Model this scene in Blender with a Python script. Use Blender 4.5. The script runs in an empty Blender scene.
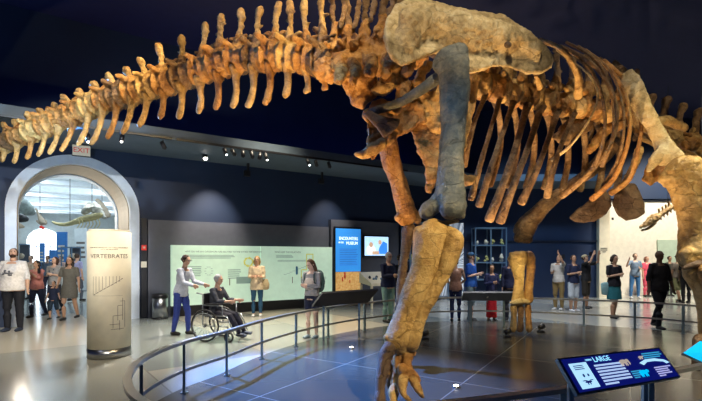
import bpy, bmesh, math, random
from mathutils import Vector, Matrix, Euler
from math import sin, cos, pi, radians as R
random.seed(11)
C = bpy.context.scene.collection
# ------------------------------------------------------------ camera, world, lights
F = 430.0; HX = 351.0; HY = 257.0; CH = 1.65          # focal length in pixels, horizon, eye height
def P(px, py, D):
    return Vector(((px-HX)/F*D, D, CH+(HY-py)/F*D))
cd = bpy.data.cameras.new('camera'); cam = bpy.data.objects.new('camera', cd); C.objects.link(cam)
cd.sensor_width = 36; cd.lens = F/702*36; cd.shift_y = (HY-200.5)/702
cam.location = (0, 0, CH); cam.rotation_euler = (pi/2, 0, 0); cd.clip_end = 200
sc = bpy.context.scene; sc.camera = cam
sc.view_settings.view_transform = 'Standard'; sc.view_settings.look = 'None'
sc.view_settings.exposure = 0.35; sc.view_settings.gamma = 1.0
w = bpy.data.worlds.new('world'); sc.world = w; w.use_nodes = True
w.node_tree.nodes['Background'].inputs[0].default_value = (.02, .04, .12, 1)
w.node_tree.nodes['Background'].inputs[1].default_value = .5
sc.cycles.use_denoising = True
sc.cycles.max_bounces = 6; sc.cycles.diffuse_bounces = 3; sc.cycles.glossy_bounces = 3

def aim(o, tgt):
    o.rotation_euler = (Vector(tgt)-o.location).to_track_quat('-Z', 'Y').to_euler()
def spot(loc, tgt, power, col, angle=50, size=.09, blend=.6):
    l = bpy.data.lights.new('spot_light', 'SPOT'); l.energy = power; l.color = col
    l.spot_size = R(angle); l.spot_blend = blend; l.shadow_soft_size = size
    o = bpy.data.objects.new('spot_light', l); C.objects.link(o); o.location = loc; aim(o, tgt); return o
def area(loc, tgt, power, col, sx, sy):
    l = bpy.data.lights.new('area_light', 'AREA'); l.energy = power; l.color = col
    l.shape = 'RECTANGLE'; l.size = sx; l.size_y = sy
    o = bpy.data.objects.new('area_light', l); C.objects.link(o); o.location = loc; aim(o, tgt); return o
WARM = (1, .72, .40); WHITE = (1, .93, .82); BLUE = (.12, .36, 1); CYAN = (.55, .80, 1)
# warm spots on the tail, hips and legs
spot((1.0, 3.4, 6.9), (-2.2, 6.3, 4.0), 900, (1, .74, .38), 52)
spot((.0, 4.2, .3), (-1.9, 6.3, 4.2), 700, (1, .66, .30), 60)
spot((-1.8, 5.2, 6.8), (-5.2, 7.4, 3.7), 700, (1, .72, .36), 44)
spot((-6.6, 3.0, 6.8), (-4.6, 7.3, 3.8), 160, (.8, .8, 1), 54)
spot((.2, 1.2, 7.3), (1.1, 5.2, 4.8), 800, (1, .84, .58), 30)
spot((3.6, .2, 6.6), (.9, 4.9, 1.3), 1900, (1, .78, .42), 24)
spot((7.4, 1.6, 7.2), (5.0, 6.6, 2.7), 1100, (1, .84, .42), 30)
spot((5.2, 4.4, 7.3), (4.4, 7.2, 4.6), 260, (1, .88, .66), 40)
# uplights on the platform
spot((2.4, 6.0, .25), (2.7, 6.7, 4.0), 620, (1, .62, .26), 80)
spot((-.2, 4.9, .25), (-.2, 5.9, 4.2), 420, (1, .58, .20), 75)
spot((3.6, 6.6, .25), (4.0, 7.4, 4.0), 330, (1, .66, .32), 80)
spot((2.9, 7.4, 2.4), (3.7, 9.0, 1.0), 150, (1, .78, .34), 34)
# blue washes
spot((-5.2, 8.9, 5.9), (-.45, 5.9, 0), 11000, (.10, .30, 1), 29, blend=.8)
spot((-1.2, .3, 3.6), (1.1, 4.9, 2.9), 300, (.14, .55, 1), 18)
spot((3.4, 3.9, 6.6), (1.2, 4.9, 3.3), 260, (1, .88, .62), 30)
spot((-.5, 3.0, 7.2), (-1.2, 7.0, 0), 600, (.62, .80, 1), 30, blend=.9)
spot((-2.4, .8, 4.4), (-3.95, 7.0, 1.0), 800, (1, .92, .74), 22)
spot((7.0, 5.0, 7.3), (6.3, 8.7, 3.9), 230, (1, .80, .46), 36)
spot((-6.4, 9.4, 4.3), (-2.0, 6.2, 4.3), 1200, (.14, .38, 1), 60)
spot((-4.2, 3.4, 6.0), (-1.0, 6.0, 4.4), 260, (.12, .36, 1), 50)
# hall
spot((4.6, 8.6, 7.2), (4.8, 12.6, .6), 1300, (.95, .95, 1), 66, .2, .9)
spot((-.5, 1.5, 5.2), (-1.6, 9.2, .8), 800, (1, .93, .80), 30, .15, .8)
spot((-3.4, 9.2, 5.4), (-3.9, 8.6, 0), 950, WHITE, 88, .3, .8)
spot((-1.6, 10.6, 7.3), (-1.8, 10.4, 0), 2600, (1, .86, .62), 60, .3, .8)
spot((-1.6, -1.0, 4.9), (-7.0, 9.8, .9), 3600, WHITE, 26, .2, .8)
spot((5.0, 12.6, 7.4), (5.0, 13.0, 0), 900, (.80, .90, 1), 90, .5, .8)
spot((6.2, 4.8, 7.4), (6.0, 5.6, 0), 2400, (1, .88, .66), 56, .5, .9)
# ------------------------------------------------------------ materials
def mat(name, col, rough=.5, metal=0, emit=None, es=1, noise=None, bump=0, spec=.5, trans=0, alpha=1):
    m = bpy.data.materials.new(name); m.use_nodes = True
    nt = m.node_tree; b = nt.nodes['Principled BSDF']
    b.inputs['Base Color'].default_value = (*col, 1); b.inputs['Roughness'].default_value = rough
    b.inputs['Metallic'].default_value = metal; b.inputs['Specular IOR Level'].default_value = spec
    b.inputs['Transmission Weight'].default_value = trans; b.inputs['Alpha'].default_value = alpha
    if emit: b.inputs['Emission Color'].default_value = (*emit, 1); b.inputs['Emission Strength'].default_value = es
    tc = nt.nodes.new('ShaderNodeTexCoord'); n = nt.nodes.new('ShaderNodeTexNoise')
    sc_, amt, col2 = noise if noise else (6, .12, tuple(c*.8 for c in col))
    n.inputs['Scale'].default_value = sc_; n.inputs['Detail'].default_value = 4
    nt.links.new(tc.outputs['Object'], n.inputs['Vector'])
    mx = nt.nodes.new('ShaderNodeMix'); mx.data_type = 'RGBA'
    mx.inputs['A'].default_value = (*col, 1); mx.inputs['B'].default_value = (*col2, 1)
    mr = nt.nodes.new('ShaderNodeMapRange'); mr.inputs[1].default_value = .35; mr.inputs[2].default_value = .65
    mr.inputs[4].default_value = 1 if noise else .5
    nt.links.new(n.outputs['Fac'], mr.inputs[0]); nt.links.new(mr.outputs[0], mx.inputs['Factor'])
    nt.links.new(mx.outputs['Result'], b.inputs['Base Color'])
    if bump:
        bp = nt.nodes.new('ShaderNodeBump'); bp.inputs['Strength'].default_value = bump; bp.inputs['Distance'].default_value = .02
        nt.links.new(n.outputs['Fac'], bp.inputs['Height']); nt.links.new(bp.outputs[0], b.inputs['Normal'])
    return m

def bone_mat(name, c1, c2, c3, rough=.38, crack=.65):
    m = bpy.data.materials.new(name); m.use_nodes = True; nt = m.node_tree; b = nt.nodes['Principled BSDF']
    L = nt.links.new; N = nt.nodes.new
    tc = N('ShaderNodeTexCoord')
    n1 = N('ShaderNodeTexNoise'); n1.inputs['Scale'].default_value = 3.2; n1.inputs['Detail'].default_value = 8; n1.inputs['Roughness'].default_value = .65
    n2 = N('ShaderNodeTexNoise'); n2.inputs['Scale'].default_value = 14; n2.inputs['Detail'].default_value = 8; n2.inputs['Roughness'].default_value = .7
    v = N('ShaderNodeTexVoronoi'); v.feature = 'DISTANCE_TO_EDGE'; v.inputs['Scale'].default_value = 2.3
    mp = N('ShaderNodeMapping'); mp.inputs['Scale'].default_value = (1, 1, 2.2)
    ad = N('ShaderNodeVectorMath'); ad.operation = 'MULTIPLY_ADD'; ad.inputs[1].default_value = (.25, .25, .25)
    for x in (n1, n2): L(tc.outputs['Object'], x.inputs['Vector'])
    L(tc.outputs['Object'], mp.inputs[0]); L(n1.outputs['Color'], ad.inputs[0]); L(mp.outputs[0], ad.inputs[2]); L(ad.outputs[0], v.inputs['Vector'])
    r = N('ShaderNodeValToRGB'); e = r.color_ramp.elements
    e[0].position = .34; e[0].color = (*c1, 1); e[1].position = .66; e[1].color = (*c3, 1)
    k = e.new(.5); k.color = (*c2, 1)
    mixf = N('ShaderNodeMath'); mixf.operation = 'MULTIPLY_ADD'; mixf.inputs[1].default_value = .55
    h = N('ShaderNodeMath'); h.operation = 'MULTIPLY'; h.inputs[1].default_value = .45
    L(n2.outputs['Fac'], h.inputs[0]); L(n1.outputs['Fac'], mixf.inputs[0]); L(h.outputs[0], mixf.inputs[2]); L(mixf.outputs[0], r.inputs[0])
    cr = N('ShaderNodeMapRange'); cr.inputs[1].default_value = 0; cr.inputs[2].default_value = .016; cr.inputs[3].default_value = 1-crack; cr.inputs[4].default_value = 1
    L(v.outputs['Distance'], cr.inputs[0])
    mu = N('ShaderNodeMix'); mu.data_type = 'RGBA'; mu.blend_type = 'MULTIPLY'; mu.inputs['Factor'].default_value = 1
    L(r.outputs[0], mu.inputs['A']); L(cr.outputs[0], mu.inputs['B']); L(mu.outputs['Result'], b.inputs['Base Color'])
    bp = N('ShaderNodeBump'); bp.inputs['Strength'].default_value = 1; bp.inputs['Distance'].default_value = .07
    s = N('ShaderNodeMath'); s.operation = 'MULTIPLY_ADD'; s.inputs[1].default_value = .35
    L(cr.outputs[0], s.inputs[0]); L(mixf.outputs[0], s.inputs[2]); L(s.outputs[0], bp.inputs['Height']); L(bp.outputs[0], b.inputs['Normal'])
    b.inputs['Roughness'].default_value = rough
    return m
M = {}
M['bone'] = bone_mat('bone_orange', (.09, .032, .010), (.43, .205, .055), (.70, .44, .155), crack=.35)
M['bone_tan'] = bone_mat('bone_tan', (.17, .08, .025), (.54, .33, .115), (.78, .57, .26), crack=.4)
M['bone_cream'] = bone_mat('bone_cream', (.17, .10, .04), (.62, .47, .24), (.86, .75, .50), rough=.5, crack=.3)
M['bone_gold'] = bone_mat('bone_gold', (.26, .13, .035), (.60, .38, .13), (.80, .59, .26), crack=.38)
M['bone_grey'] = bone_mat('bone_grey', (.05, .06, .065), (.14, .15, .14), (.34, .30, .22), rough=.4, crack=.3)  # grey bone; on the near femur the dark tone paints in its shade
M['bone_brown'] = bone_mat('bone_brown', (.05, .026, .012), (.19, .105, .045), (.44, .28, .13))
M['bone_dark'] = bone_mat('bone_dark', (.06, .035, .02), (.13, .08, .05), (.20, .13, .08), rough=.55)
M['navy_wall'] = mat('navy_wall', (.008, .022, .065), .6, noise=(1.2, 1, (.010, .027, .075)))
M['ceiling'] = mat('ceiling_navy', (.010, .016, .075), .9)
M['clad'] = mat('grey_cladding', (.10, .112, .15), .5)
M['ledge'] = mat('ledge_grey', (.10, .14, .19), .6)
M['white_wall'] = mat('white_wall', (.80, .76, .66), .6)
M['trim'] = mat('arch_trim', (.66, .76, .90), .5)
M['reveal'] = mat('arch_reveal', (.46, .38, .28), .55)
M['room_wall'] = mat('room_wall', (.66, .72, .72), .6)
M['beam'] = mat('white_beam', (.75, .82, .86), .6)
M['steel'] = mat('brushed_steel', (.42, .44, .47), .28, 1)
M['rail'] = mat('rail_metal', (.46, .44, .40), .32, .8)
M['black'] = mat('black_metal', (.012, .012, .016), .4)
M['dark'] = mat('dark_panel', (.02, .022, .03), .35)
M['mint'] = mat('backlit_panel', (.46, .60, .50), .35, emit=(.56, .80, .62), es=.42)
M['mint_ink'] = mat('panel_ink', (.14, .25, .24), .5)
M['mint_grey'] = mat('panel_grey', (.25, .36, .34), .5, emit=(.2, .34, .3), es=.25)
M['yellow_ink'] = mat('yellow_ink', (.6, .6, .12), .5, emit=(.6, .62, .12), es=.3)
M['blue_ink'] = mat('blue_ink', (.05, .25, .55), .5)
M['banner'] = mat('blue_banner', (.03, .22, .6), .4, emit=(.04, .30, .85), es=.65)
M['hall_blue'] = mat('hall_blue', (.04, .20, .55), .5)
M['banner_text'] = mat('banner_text', (.9, .95, 1), .4, emit=(.8, .92, 1), es=1.2)
M['banner_small'] = mat('banner_small_text', (.03, .10, .35), .4, emit=(.03, .12, .45), es=.5)
M['rock'] = mat('dig_rock', (.55, .30, .10), .7, emit=(.65, .35, .10), es=.45, noise=(14, 1, (.8, .6, .3)))
M['screen'] = mat('tv_picture', (.3, .5, .8), .3, emit=(.45, .70, 1), es=1.0, noise=(5, 1, (.6, .75, .95)))
M['screen_blue'] = mat('tv_blue', (.05, .25, .8), .3, emit=(.04, .24, .85), es=.9)
M['screen_skin'] = mat('tv_skin', (.7, .45, .3), .3, emit=(.7, .45, .3), es=.7)
M['cream'] = mat('cream_panel', (.78, .70, .52), .45)
M['pillar'] = mat('cream_pillar', (.72, .67, .53), .6)
M['ink'] = mat('grey_ink', (.16, .14, .12), .6)
M['glass'] = mat('case_glass', (.8, .9, 1), .05, trans=1)
M['green_glass'] = mat('green_frosted_door', (.50, .62, .50), .3)
M['frame_blue'] = mat('blue_grey_frame', (.13, .22, .33), .4, .4)
M['fossil'] = mat('yellow_specimen', (.55, .46, .16), .6, noise=(9, 1, (.2, .3, .12)))
M['pale'] = mat('pale_specimen', (.7, .66, .55), .6)
M['daylight'] = mat('daylight_window', (1, 1, 1), .5, emit=(.85, .94, 1), es=2.2)
M['red'] = mat('alarm_red', (.65, .03, .02), .4, emit=(.5, .02, .01), es=.3)
M['sign_cream'] = mat('exit_sign_face', (.6, .56, .45), .5, emit=(.6, .55, .42), es=.25)
M['lamp'] = mat('lamp_glow', (1, 1, 1), .5, emit=(1, .95, .85), es=9)
M['lamp_cool'] = mat('lamp_cool', (1, 1, 1), .5, emit=(.8, .95, 1), es=6)
M['sign_navy'] = mat('sign_navy', (.005, .008, .10), .25, emit=(.004, .008, .16), es=.6)
M['sign_text'] = mat('sign_text', (.6, .75, .95), .4, emit=(.45, .62, .95), es=.75)
M['sign_head'] = mat('sign_heading', (.4, .8, .95), .4, emit=(.30, .75, 1), es=.95)
M['sign_pale'] = mat('sign_pale_blue', (.5, .75, .9), .4, emit=(.42, .74, .95), es=.85)
M['sign_teal'] = mat('sign_teal', (.08, .45, .65), .4, emit=(.04, .36, .60), es=.7)
M['sign_mauve'] = mat('sign_mauve', (.5, .5, .8), .4, emit=(.42, .44, .80), es=.75)
M['sign_cyan'] = mat('sign_cyan', (.02, .5, .85), .4, emit=(.0, .48, .85), es=.9)
M['animal'] = mat('print_animal', (.7, .6, .5), .5, emit=(.6, .5, .42), es=.55)
M['steel_blue'] = mat('post_steel', (.26, .36, .42), .3, .75)
M['silver_fish'] = mat('fish_model', (.30, .38, .36), .4, noise=(5, 1, (.16, .20, .20)))
M['yellow_bone'] = mat('yellow_bone', (.72, .62, .30), .6)
M['tyre'] = mat('tyre_black', (.015, .015, .018), .5)

def floor_mat():
    m = mat('polished_floor', (.4, .4, .4), .12); nt = m.node_tree; b = nt.nodes['Principled BSDF']
    L = nt.links.new; N = nt.nodes.new
    tc = N('ShaderNodeTexCoord'); mp = N('ShaderNodeMapping'); mp.inputs['Rotation'].default_value = (0, 0, R(52)); mp.inputs['Location'].default_value = (1.2, .4, 0)
    br = N('ShaderNodeTexBrick'); br.inputs['Scale'].default_value = 1; br.inputs['Brick Width'].default_value = 5.5; br.inputs['Row Height'].default_value = 1.9
    br.inputs['Mortar Size'].default_value = .012; br.inputs['Bias'].default_value = -.1
    br.inputs['Color1'].default_value = (.52, .50, .43, 1); br.inputs['Color2'].default_value = (.22, .27, .29, 1); br.inputs['Mortar'].default_value = (.30, .29, .26, 1)
    n = N('ShaderNodeTexNoise'); n.inputs['Scale'].default_value = 90; mx = N('ShaderNodeMix'); mx.data_type = 'RGBA'; mx.blend_type = 'MULTIPLY'; mx.inputs['Factor'].default_value = .35
    L(tc.outputs['Object'], mp.inputs[0]); L(mp.outputs[0], br.inputs['Vector']); L(tc.outputs['Object'], n.inputs['Vector'])
    L(br.outputs['Color'], mx.inputs['A']); L(n.outputs['Color'], mx.inputs['B']); L(mx.outputs['Result'], b.inputs['Base Color'])
    b.inputs['Roughness'].default_value = .15; return m
def platform_mat():
    m = mat('platform_tiles', (.05, .05, .05), .3); nt = m.node_tree; b = nt.nodes['Principled BSDF']
    L = nt.links.new; N = nt.nodes.new
    tc = N('ShaderNodeTexCoord'); mp = N('ShaderNodeMapping'); mp.inputs['Rotation'].default_value = (0, 0, R(33))
    br = N('ShaderNodeTexBrick'); br.inputs['Scale'].default_value = 1; br.inputs['Brick Width'].default_value = 1.8; br.inputs['Row Height'].default_value = 1.8; br.offset = 0
    br.inputs['Mortar Size'].default_value = .007
    br.inputs['Color1'].default_value = (.105, .098, .085, 1); br.inputs['Color2'].default_value = (.105, .098, .085, 1); br.inputs['Mortar'].default_value = (.34, .33, .30, 1)
    L(tc.outputs['Object'], mp.inputs[0]); L(mp.outputs[0], br.inputs['Vector']); L(br.outputs['Color'], b.inputs['Base Color'])
    b.inputs['Roughness'].default_value = .2; return m
M['floor'] = floor_mat(); M['platform'] = platform_mat()

def rays_mat():
    m = mat('ray_photo', (.2, .25, .3), .4); nt = m.node_tree; b = nt.nodes['Principled BSDF']; L = nt.links.new; N = nt.nodes.new
    tc = N('ShaderNodeTexCoord'); mp = N('ShaderNodeMapping'); mp.inputs['Location'].default_value = (-4.0, 0, -1.3)
    wv = N('ShaderNodeTexNoise'); wv.inputs['Scale'].default_value = 1.6; wv.inputs['Detail'].default_value = 3
    sp = N('ShaderNodeSeparateXYZ'); at = N('ShaderNodeMath'); at.operation = 'ARCTAN2'
    L(tc.outputs['Object'], mp.inputs[0]); L(mp.outputs[0], sp.inputs[0]); L(sp.outputs[2], at.inputs[0]); L(sp.outputs[0], at.inputs[1])
    ml = N('ShaderNodeMath'); ml.operation = 'MULTIPLY'; ml.inputs[1].default_value = 9; L(at.outputs[0], ml.inputs[0])
    cx = N('ShaderNodeCombineXYZ'); L(ml.outputs[0], cx.inputs[0]); L(cx.outputs[0], wv.inputs['Vector'])
    r = N('ShaderNodeValToRGB'); e = r.color_ramp.elements; e[0].position = .4; e[0].color = (.10, .14, .20, 1); e[1].position = .62; e[1].color = (.85, .9, .95, 1)
    L(wv.outputs['Fac'], r.inputs[0]); L(r.outputs[0], b.inputs['Base Color']); L(r.outputs[0], b.inputs['Emission Color']); b.inputs['Emission Strength'].default_value = .35
    return m
M['rays'] = rays_mat()

# ------------------------------------------------------------ mesh helpers
def smooth_path(pts):
    if len(pts) < 3: return pts
    pts = [tuple(p) if len(p) > 4 else tuple(p)+(None,) for p in pts]; out = []; n = len(pts)
    for i in range(n-1):
        a, b, c, d = pts[max(i-1, 0)], pts[i], pts[i+1], pts[min(i+2, n-1)]
        for q in range(4):
            t = q/4; v = [.5*(2*b[j]+(c[j]-a[j])*t+(2*a[j]-5*b[j]+4*c[j]-d[j])*t*t+(3*b[j]-a[j]-3*c[j]+d[j])*t**3) for j in range(4)]
            out.append(tuple(v) if b[4] is None else tuple(v)+(b[4],))
    out.append(pts[-1] if pts[-1][4] is not None else pts[-1][:4]); return out
class MB:
    def __init__(s): s.v = []; s.f = []
    def box(s, c, d, rot=None):
        c = Vector(c); k = len(s.v)
        for i in (-.5, .5):
            for j in (-.5, .5):
                for l in (-.5, .5):
                    q = Vector((i*d[0], j*d[1], l*d[2]))
                    if rot is not None: q = rot @ q
                    s.v.append(c+q)
        s.f += [tuple(k+x for x in q) for q in ((0, 1, 3, 2), (4, 6, 7, 5), (0, 4, 5, 1), (2, 3, 7, 6), (0, 2, 6, 4), (1, 5, 7, 3))]
        return s
    def tube(s, pts, rad, ref=(0, 0, 1), n=12, cap=True, closed=False):
        pts = [Vector(p) for p in pts]; m = len(pts); ref = Vector(ref)
        if not isinstance(rad, (list, tuple)) : rad = [rad]*m
        rad = [r if isinstance(r, (tuple, list)) else (r, r) for r in rad]
        rings = []
        def ring(c, t, ra, rb):
            a = ref - t*ref.dot(t)
            if a.length < 1e-3: a = Vector((1, .1, 0)) - t*t.dot(Vector((1, .1, 0)))
            a.normalize(); b = t.cross(a); k = len(s.v)
            for i in range(n):
                q = 2*pi*i/n; s.v.append(c + a*(ra*cos(q)) + b*(rb*sin(q)))
            rings.append(k)
        T = []
        for i in range(m):
            t = (pts[(i+1) % m]-pts[i-1]) if closed else (pts[min(i+1, m-1)]-pts[max(i-1, 0)])
            T.append(t.normalized() if t.length > 1e-9 else Vector((0, 0, 1)))
        if cap and not closed:
            r0 = min(rad[0])
            for q in (80, 45): ring(pts[0]-T[0]*r0*sin(R(q)), T[0], rad[0][0]*cos(R(q)), rad[0][1]*cos(R(q)))
        for i in range(m): ring(pts[i], T[i], *rad[i])
        if cap and not closed:
            r1 = min(rad[-1])
            for q in (45, 80): ring(pts[-1]+T[-1]*r1*sin(R(q)), T[-1], rad[-1][0]*cos(R(q)), rad[-1][1]*cos(R(q)))
        prs = list(zip(rings[:-1], rings[1:]))
        if closed: prs.append((rings[-1], rings[0]))
        for a, b in prs:
            for i in range(n):
                j = (i+1) % n; s.f.append((a+i, a+j, b+j, b+i))
        if not closed:
            s.f.append(tuple(rings[0]+i for i in reversed(range(n)))); s.f.append(tuple(rings[-1]+i for i in range(n)))
        return s
    def cyl(s, a, b, r, n=16): return s.tube([a, b], r, ref=(1, .3, .1), n=n, cap=False)
    def ball(s, c, r, n=12, rot=None):
        r = r if isinstance(r, (tuple, list)) else (r, r, r); c = Vector(c); k = len(s.v); m = n//2
        for i in range(1, m):
            th = pi*i/m
            for j in range(n):
                ph = 2*pi*j/n; q = Vector((r[0]*sin(th)*cos(ph), r[1]*sin(th)*sin(ph), r[2]*cos(th)))
                s.v.append(c+(rot @ q if rot is not None else q))
        for e in (r[2], -r[2]):
            q = Vector((0, 0, e)); s.v.append(c+(rot @ q if rot is not None else q))
        t, b = len(s.v)-2, len(s.v)-1
        for i in range(m-2):
            for j in range(n):
                l = (j+1) % n; s.f.append((k+i*n+j, k+(i+1)*n+j, k+(i+1)*n+l, k+i*n+l))
        for j in range(n):
            l = (j+1) % n; s.f.append((t, k+j, k+l)); s.f.append((b, k+(m-2)*n+l, k+(m-2)*n+j))
        return s
    def prism(s, front, back):
        n = len(front); k = len(s.v); s.v += [Vector(p) for p in front]+[Vector(p) for p in back]
        s.f.append(tuple(range(k, k+n))); s.f.append(tuple(reversed(range(k+n, k+2*n))))
        for i in range(n):
            j = (i+1) % n; s.f.append((k+i, k+n+i, k+n+j, k+j))
        return s
    # strokes and plates given by where a point stands (pixel column, row, distance)
    def stroke(s, pts, flat=1.0, n=14):
        pts = smooth_path(pts); q = [P(a[0], a[1], a[2]) for a in pts]; k = len(s.v)
        Vw = (sum(q, Vector())/len(q) - Vector((0, 0, CH))).normalized()
        rad = []
        for a in pts:
            fl = a[4] if len(a) > 4 else flat
            w_ = a[3]*a[2]/F; rad.append((w_*fl, w_))
        return s.tube(q, rad, ref=Vw, n=n)
    def plate(s, out, Df, th):
        return s.prism([P(x, y, Df(x, y)-th/2) for x, y in out], [P(x, y, Df(x, y)+th/2) for x, y in out])
    def build(s, name, m, parent=None, off=None, voxel=None, smooth=0, noise=0, nscale=.15, flat=False, bevel=0, noise2=0):
        off = off if off is not None else (parent_off(parent) if parent else Vector())
        me = bpy.data.meshes.new(name); me.from_pydata([tuple(v-off) for v in s.v], [], s.f)
        bm = bmesh.new(); bm.from_mesh(me)
        if voxel:
            big = [f for f in bm.faces if len(f.verts) > 4]
            if big: bmesh.ops.triangulate(bm, faces=big)
        bmesh.ops.recalc_face_normals(bm, faces=bm.faces[:]); bm.to_mesh(me); bm.free()
        o = bpy.data.objects.new(name, me); C.objects.link(o)
        if voxel or bevel:
            if voxel:
                md = o.modifiers.new('r', 'REMESH'); md.mode = 'VOXEL'; md.voxel_size = voxel; md.use_smooth_shade = True
            if bevel:
                md = o.modifiers.new('b', 'BEVEL'); md.width = bevel; md.segments = 2; md.limit_method = 'ANGLE'
            if smooth:
                md = o.modifiers.new('s', 'SMOOTH'); md.iterations = smooth; md.factor = .5
            if noise:
                md = o.modifiers.new('d', 'DISPLACE'); md.texture = cloud(nscale); md.strength = noise; md.mid_level = .5; md.texture_coords = 'LOCAL'
            if noise2:
                md = o.modifiers.new('d', 'DISPLACE'); md.texture = cloud(.05); md.strength = noise2; md.mid_level = .5; md.texture_coords = 'LOCAL'
            dg = bpy.context.evaluated_depsgraph_get()
            new = bpy.data.meshes.new_from_object(o.evaluated_get(dg))
            o.modifiers.clear(); o.data = new; new.name = name; bpy.data.meshes.remove(me); me = new
        me.materials.clear(); me.materials.append(M[m] if isinstance(m, str) else m)
        if not flat: me.polygons.foreach_set('use_smooth', [True]*len(me.polygons))
        if parent: o.parent = parent
        return o
_cl = {}
def cloud(sz):
    if sz not in _cl:
        t = bpy.data.textures.new('cloud', 'CLOUDS'); t.noise_scale = sz; t.noise_depth = 3; _cl[sz] = t
    return _cl[sz]
WORLD_OFF = {}
def parent_off(p):
    while p is not None:
        if p.name in WORLD_OFF: return WORLD_OFF[p.name]
        p = p.parent
    return Vector()
def thing(name, label, cat, loc=(0, 0, 0), rz=0, group=None, world=False):
    o = bpy.data.objects.new(name, None); C.objects.link(o); o.location = loc; o.rotation_euler = (0, 0, rz); o.empty_display_size = .1
    tag(o, label, cat, group)
    if world: WORLD_OFF[o.name] = Vector(loc)          # its parts are given in the room's coordinates
    return o
def tag(o, label, cat, group=None, kind=None):
    o['label'] = label; o['category'] = cat
    if group: o['group'] = group
    if kind: o['kind'] = kind
    return o
def struct(mb, name, m, **k):
    o = mb.build(name, m, flat=True, **k); o['kind'] = 'structure'; return o
def text(s, size, m, parent, loc, rot, name='lettering', ext=.003, align='CENTER', sx=1):
    c = bpy.data.curves.new('t', 'FONT'); c.body = s; c.size = size; c.extrude = ext; c.align_x = align; c.align_y = 'CENTER'
    t = bpy.data.objects.new('t', c); C.objects.link(t)
    me = bpy.data.meshes.new_from_object(t.evaluated_get(bpy.context.evaluated_depsgraph_get()))
    bpy.data.objects.remove(t); me.materials.clear(); me.materials.append(M[m]); me.name = name
    o = bpy.data.objects.new(name, me); C.objects.link(o); o.location = loc; o.rotation_euler = rot; o.scale = (sx, 1, 1)
    if parent: o.parent = parent
    return o
def copy_tree(o, parent=None):
    c = o.copy(); C.objects.link(c); c.parent = parent if parent else o.parent
    for ch in list(o.children): copy_tree(ch, c)
    return c
def floorpt(px, feet):
    D = F*CH/(feet-HY); return Vector(((px-HX)/F*D, D, 0))
# ------------------------------------------------------------ the room
WC = Vector((-6.925, 10.86, 0)); U = Vector((.8473, .5312, 0)); V = Vector((-.5312, .8473, 0)); WA = math.atan2(U.y, U.x)
E_ = Vector((-.62, .785, 0)).normalized()            # the arch and the hall behind it run slightly askew to the wall
def W(u, v, z): return WC + U*u + (E_*v if v > 0 else V*v) + Vector((0, 0, z))
RW = Matrix.Rotation(WA, 3, 'Z')
def wbox(mb, u0, u1, v0, v1, z0, z1): return mb.prism([W(u0, v0, z0), W(u1, v0, z0), W(u1, v1, z0), W(u0, v1, z0)], [W(u0, v0, z1), W(u1, v0, z1), W(u1, v1, z1), W(u0, v1, z1)])
HC = 7.6
struct(MB().box((2, 14, -.06), (64, 60, .12)), 'floor', 'floor')
struct(MB().box((4, 8, HC+.06), (40, 28, .12)), 'ceiling', 'ceiling')
UC = 12.58; AR = 1.22; ASZ = 2.79; AT = 1.8
# left wall with the arch cut out of it
def arch_outline(r, sz, n=28): return [(r*cos(pi*i/n), sz+r*sin(pi*i/n)) for i in range(n+1)]
mb = MB(); wbox(mb, -6.5, -AR, 0, AT, 0, HC); wbox(mb, AR, UC, 0, .35, 0, HC); wbox(mb, AR, AR+.6, .35, AT, 0, HC)
ao = arch_outline(AR, ASZ)
for (x0, z0), (x1, z1) in zip(ao[:-1], ao[1:]):
    mb.prism([W(x0, 0, z0), W(x1, 0, z1), W(x1, 0, HC), W(x0, 0, HC)], [W(x0, AT, z0), W(x1, AT, z1), W(x1, AT, HC), W(x0, AT, HC)])
struct(mb, 'wall_left', 'navy_wall')
def arch_band(r0, r1, v0, v1, name, m):
    mb = MB(); o0 = [(r0, 0)]+arch_outline(r0, ASZ)+[(-r0, 0)]; o1 = [(r1, 0)]+arch_outline(r1, ASZ)+[(-r1, 0)]
    for a0, b0, a1, b1 in zip(o0[:-1], o0[1:], o1[:-1], o1[1:]):
        mb.prism([W(a0[0], v0, a0[1]), W(b0[0], v0, b0[1]), W(b1[0], v0, b1[1]), W(a1[0], v0, a1[1])],
                 [W(a0[0], v1, a0[1]), W(b0[0], v1, b0[1]), W(b1[0], v1, b1[1]), W(a1[0], v1, a1[1])])
    return struct(mb, name, m)
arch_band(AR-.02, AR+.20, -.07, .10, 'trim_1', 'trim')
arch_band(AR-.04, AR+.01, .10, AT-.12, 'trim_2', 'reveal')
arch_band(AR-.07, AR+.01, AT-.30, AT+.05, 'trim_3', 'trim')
# right walls
struct(MB().box((7.0, 17.7, HC/2), (6.6, .4, HC)), 'wall_back', 'navy_wall')
struct(MB().box((10.2, 17.55, 2.05), (.42, .5, 4.1)), 'trim_4', 'cream')
struct(MB().box((17, 18.8, 2.05), (14.5, .3, 4.1)), 'wall_right', 'white_wall')
struct(MB().box((17, 18.7, 5.9), (14.5, .5, 3.5)), 'wall_right_upper', 'navy_wall')
struct(MB().box((10.6, 17.42, 3.2), (.06, .05, .1)), 'trim_5', 'black')
struct(MB().box((7.0, 17.44, 2.3), (6.4, .05, .03)), 'trim_6', 'dark')
struct(MB().box((23.5, 10, HC/2), (.3, 18, HC)), 'wall_east', 'navy_wall')
# ledge that carries the track lights
mb = MB(); wbox(mb, -6.5, UC, -2.0, 0, 4.43, 4.68); struct(mb, 'trim_7', 'ledge')
struct(MB().box((7.0, 16.6, 4.55), (6.5, 1.8, .25)), 'trim_8', 'ledge')
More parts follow.
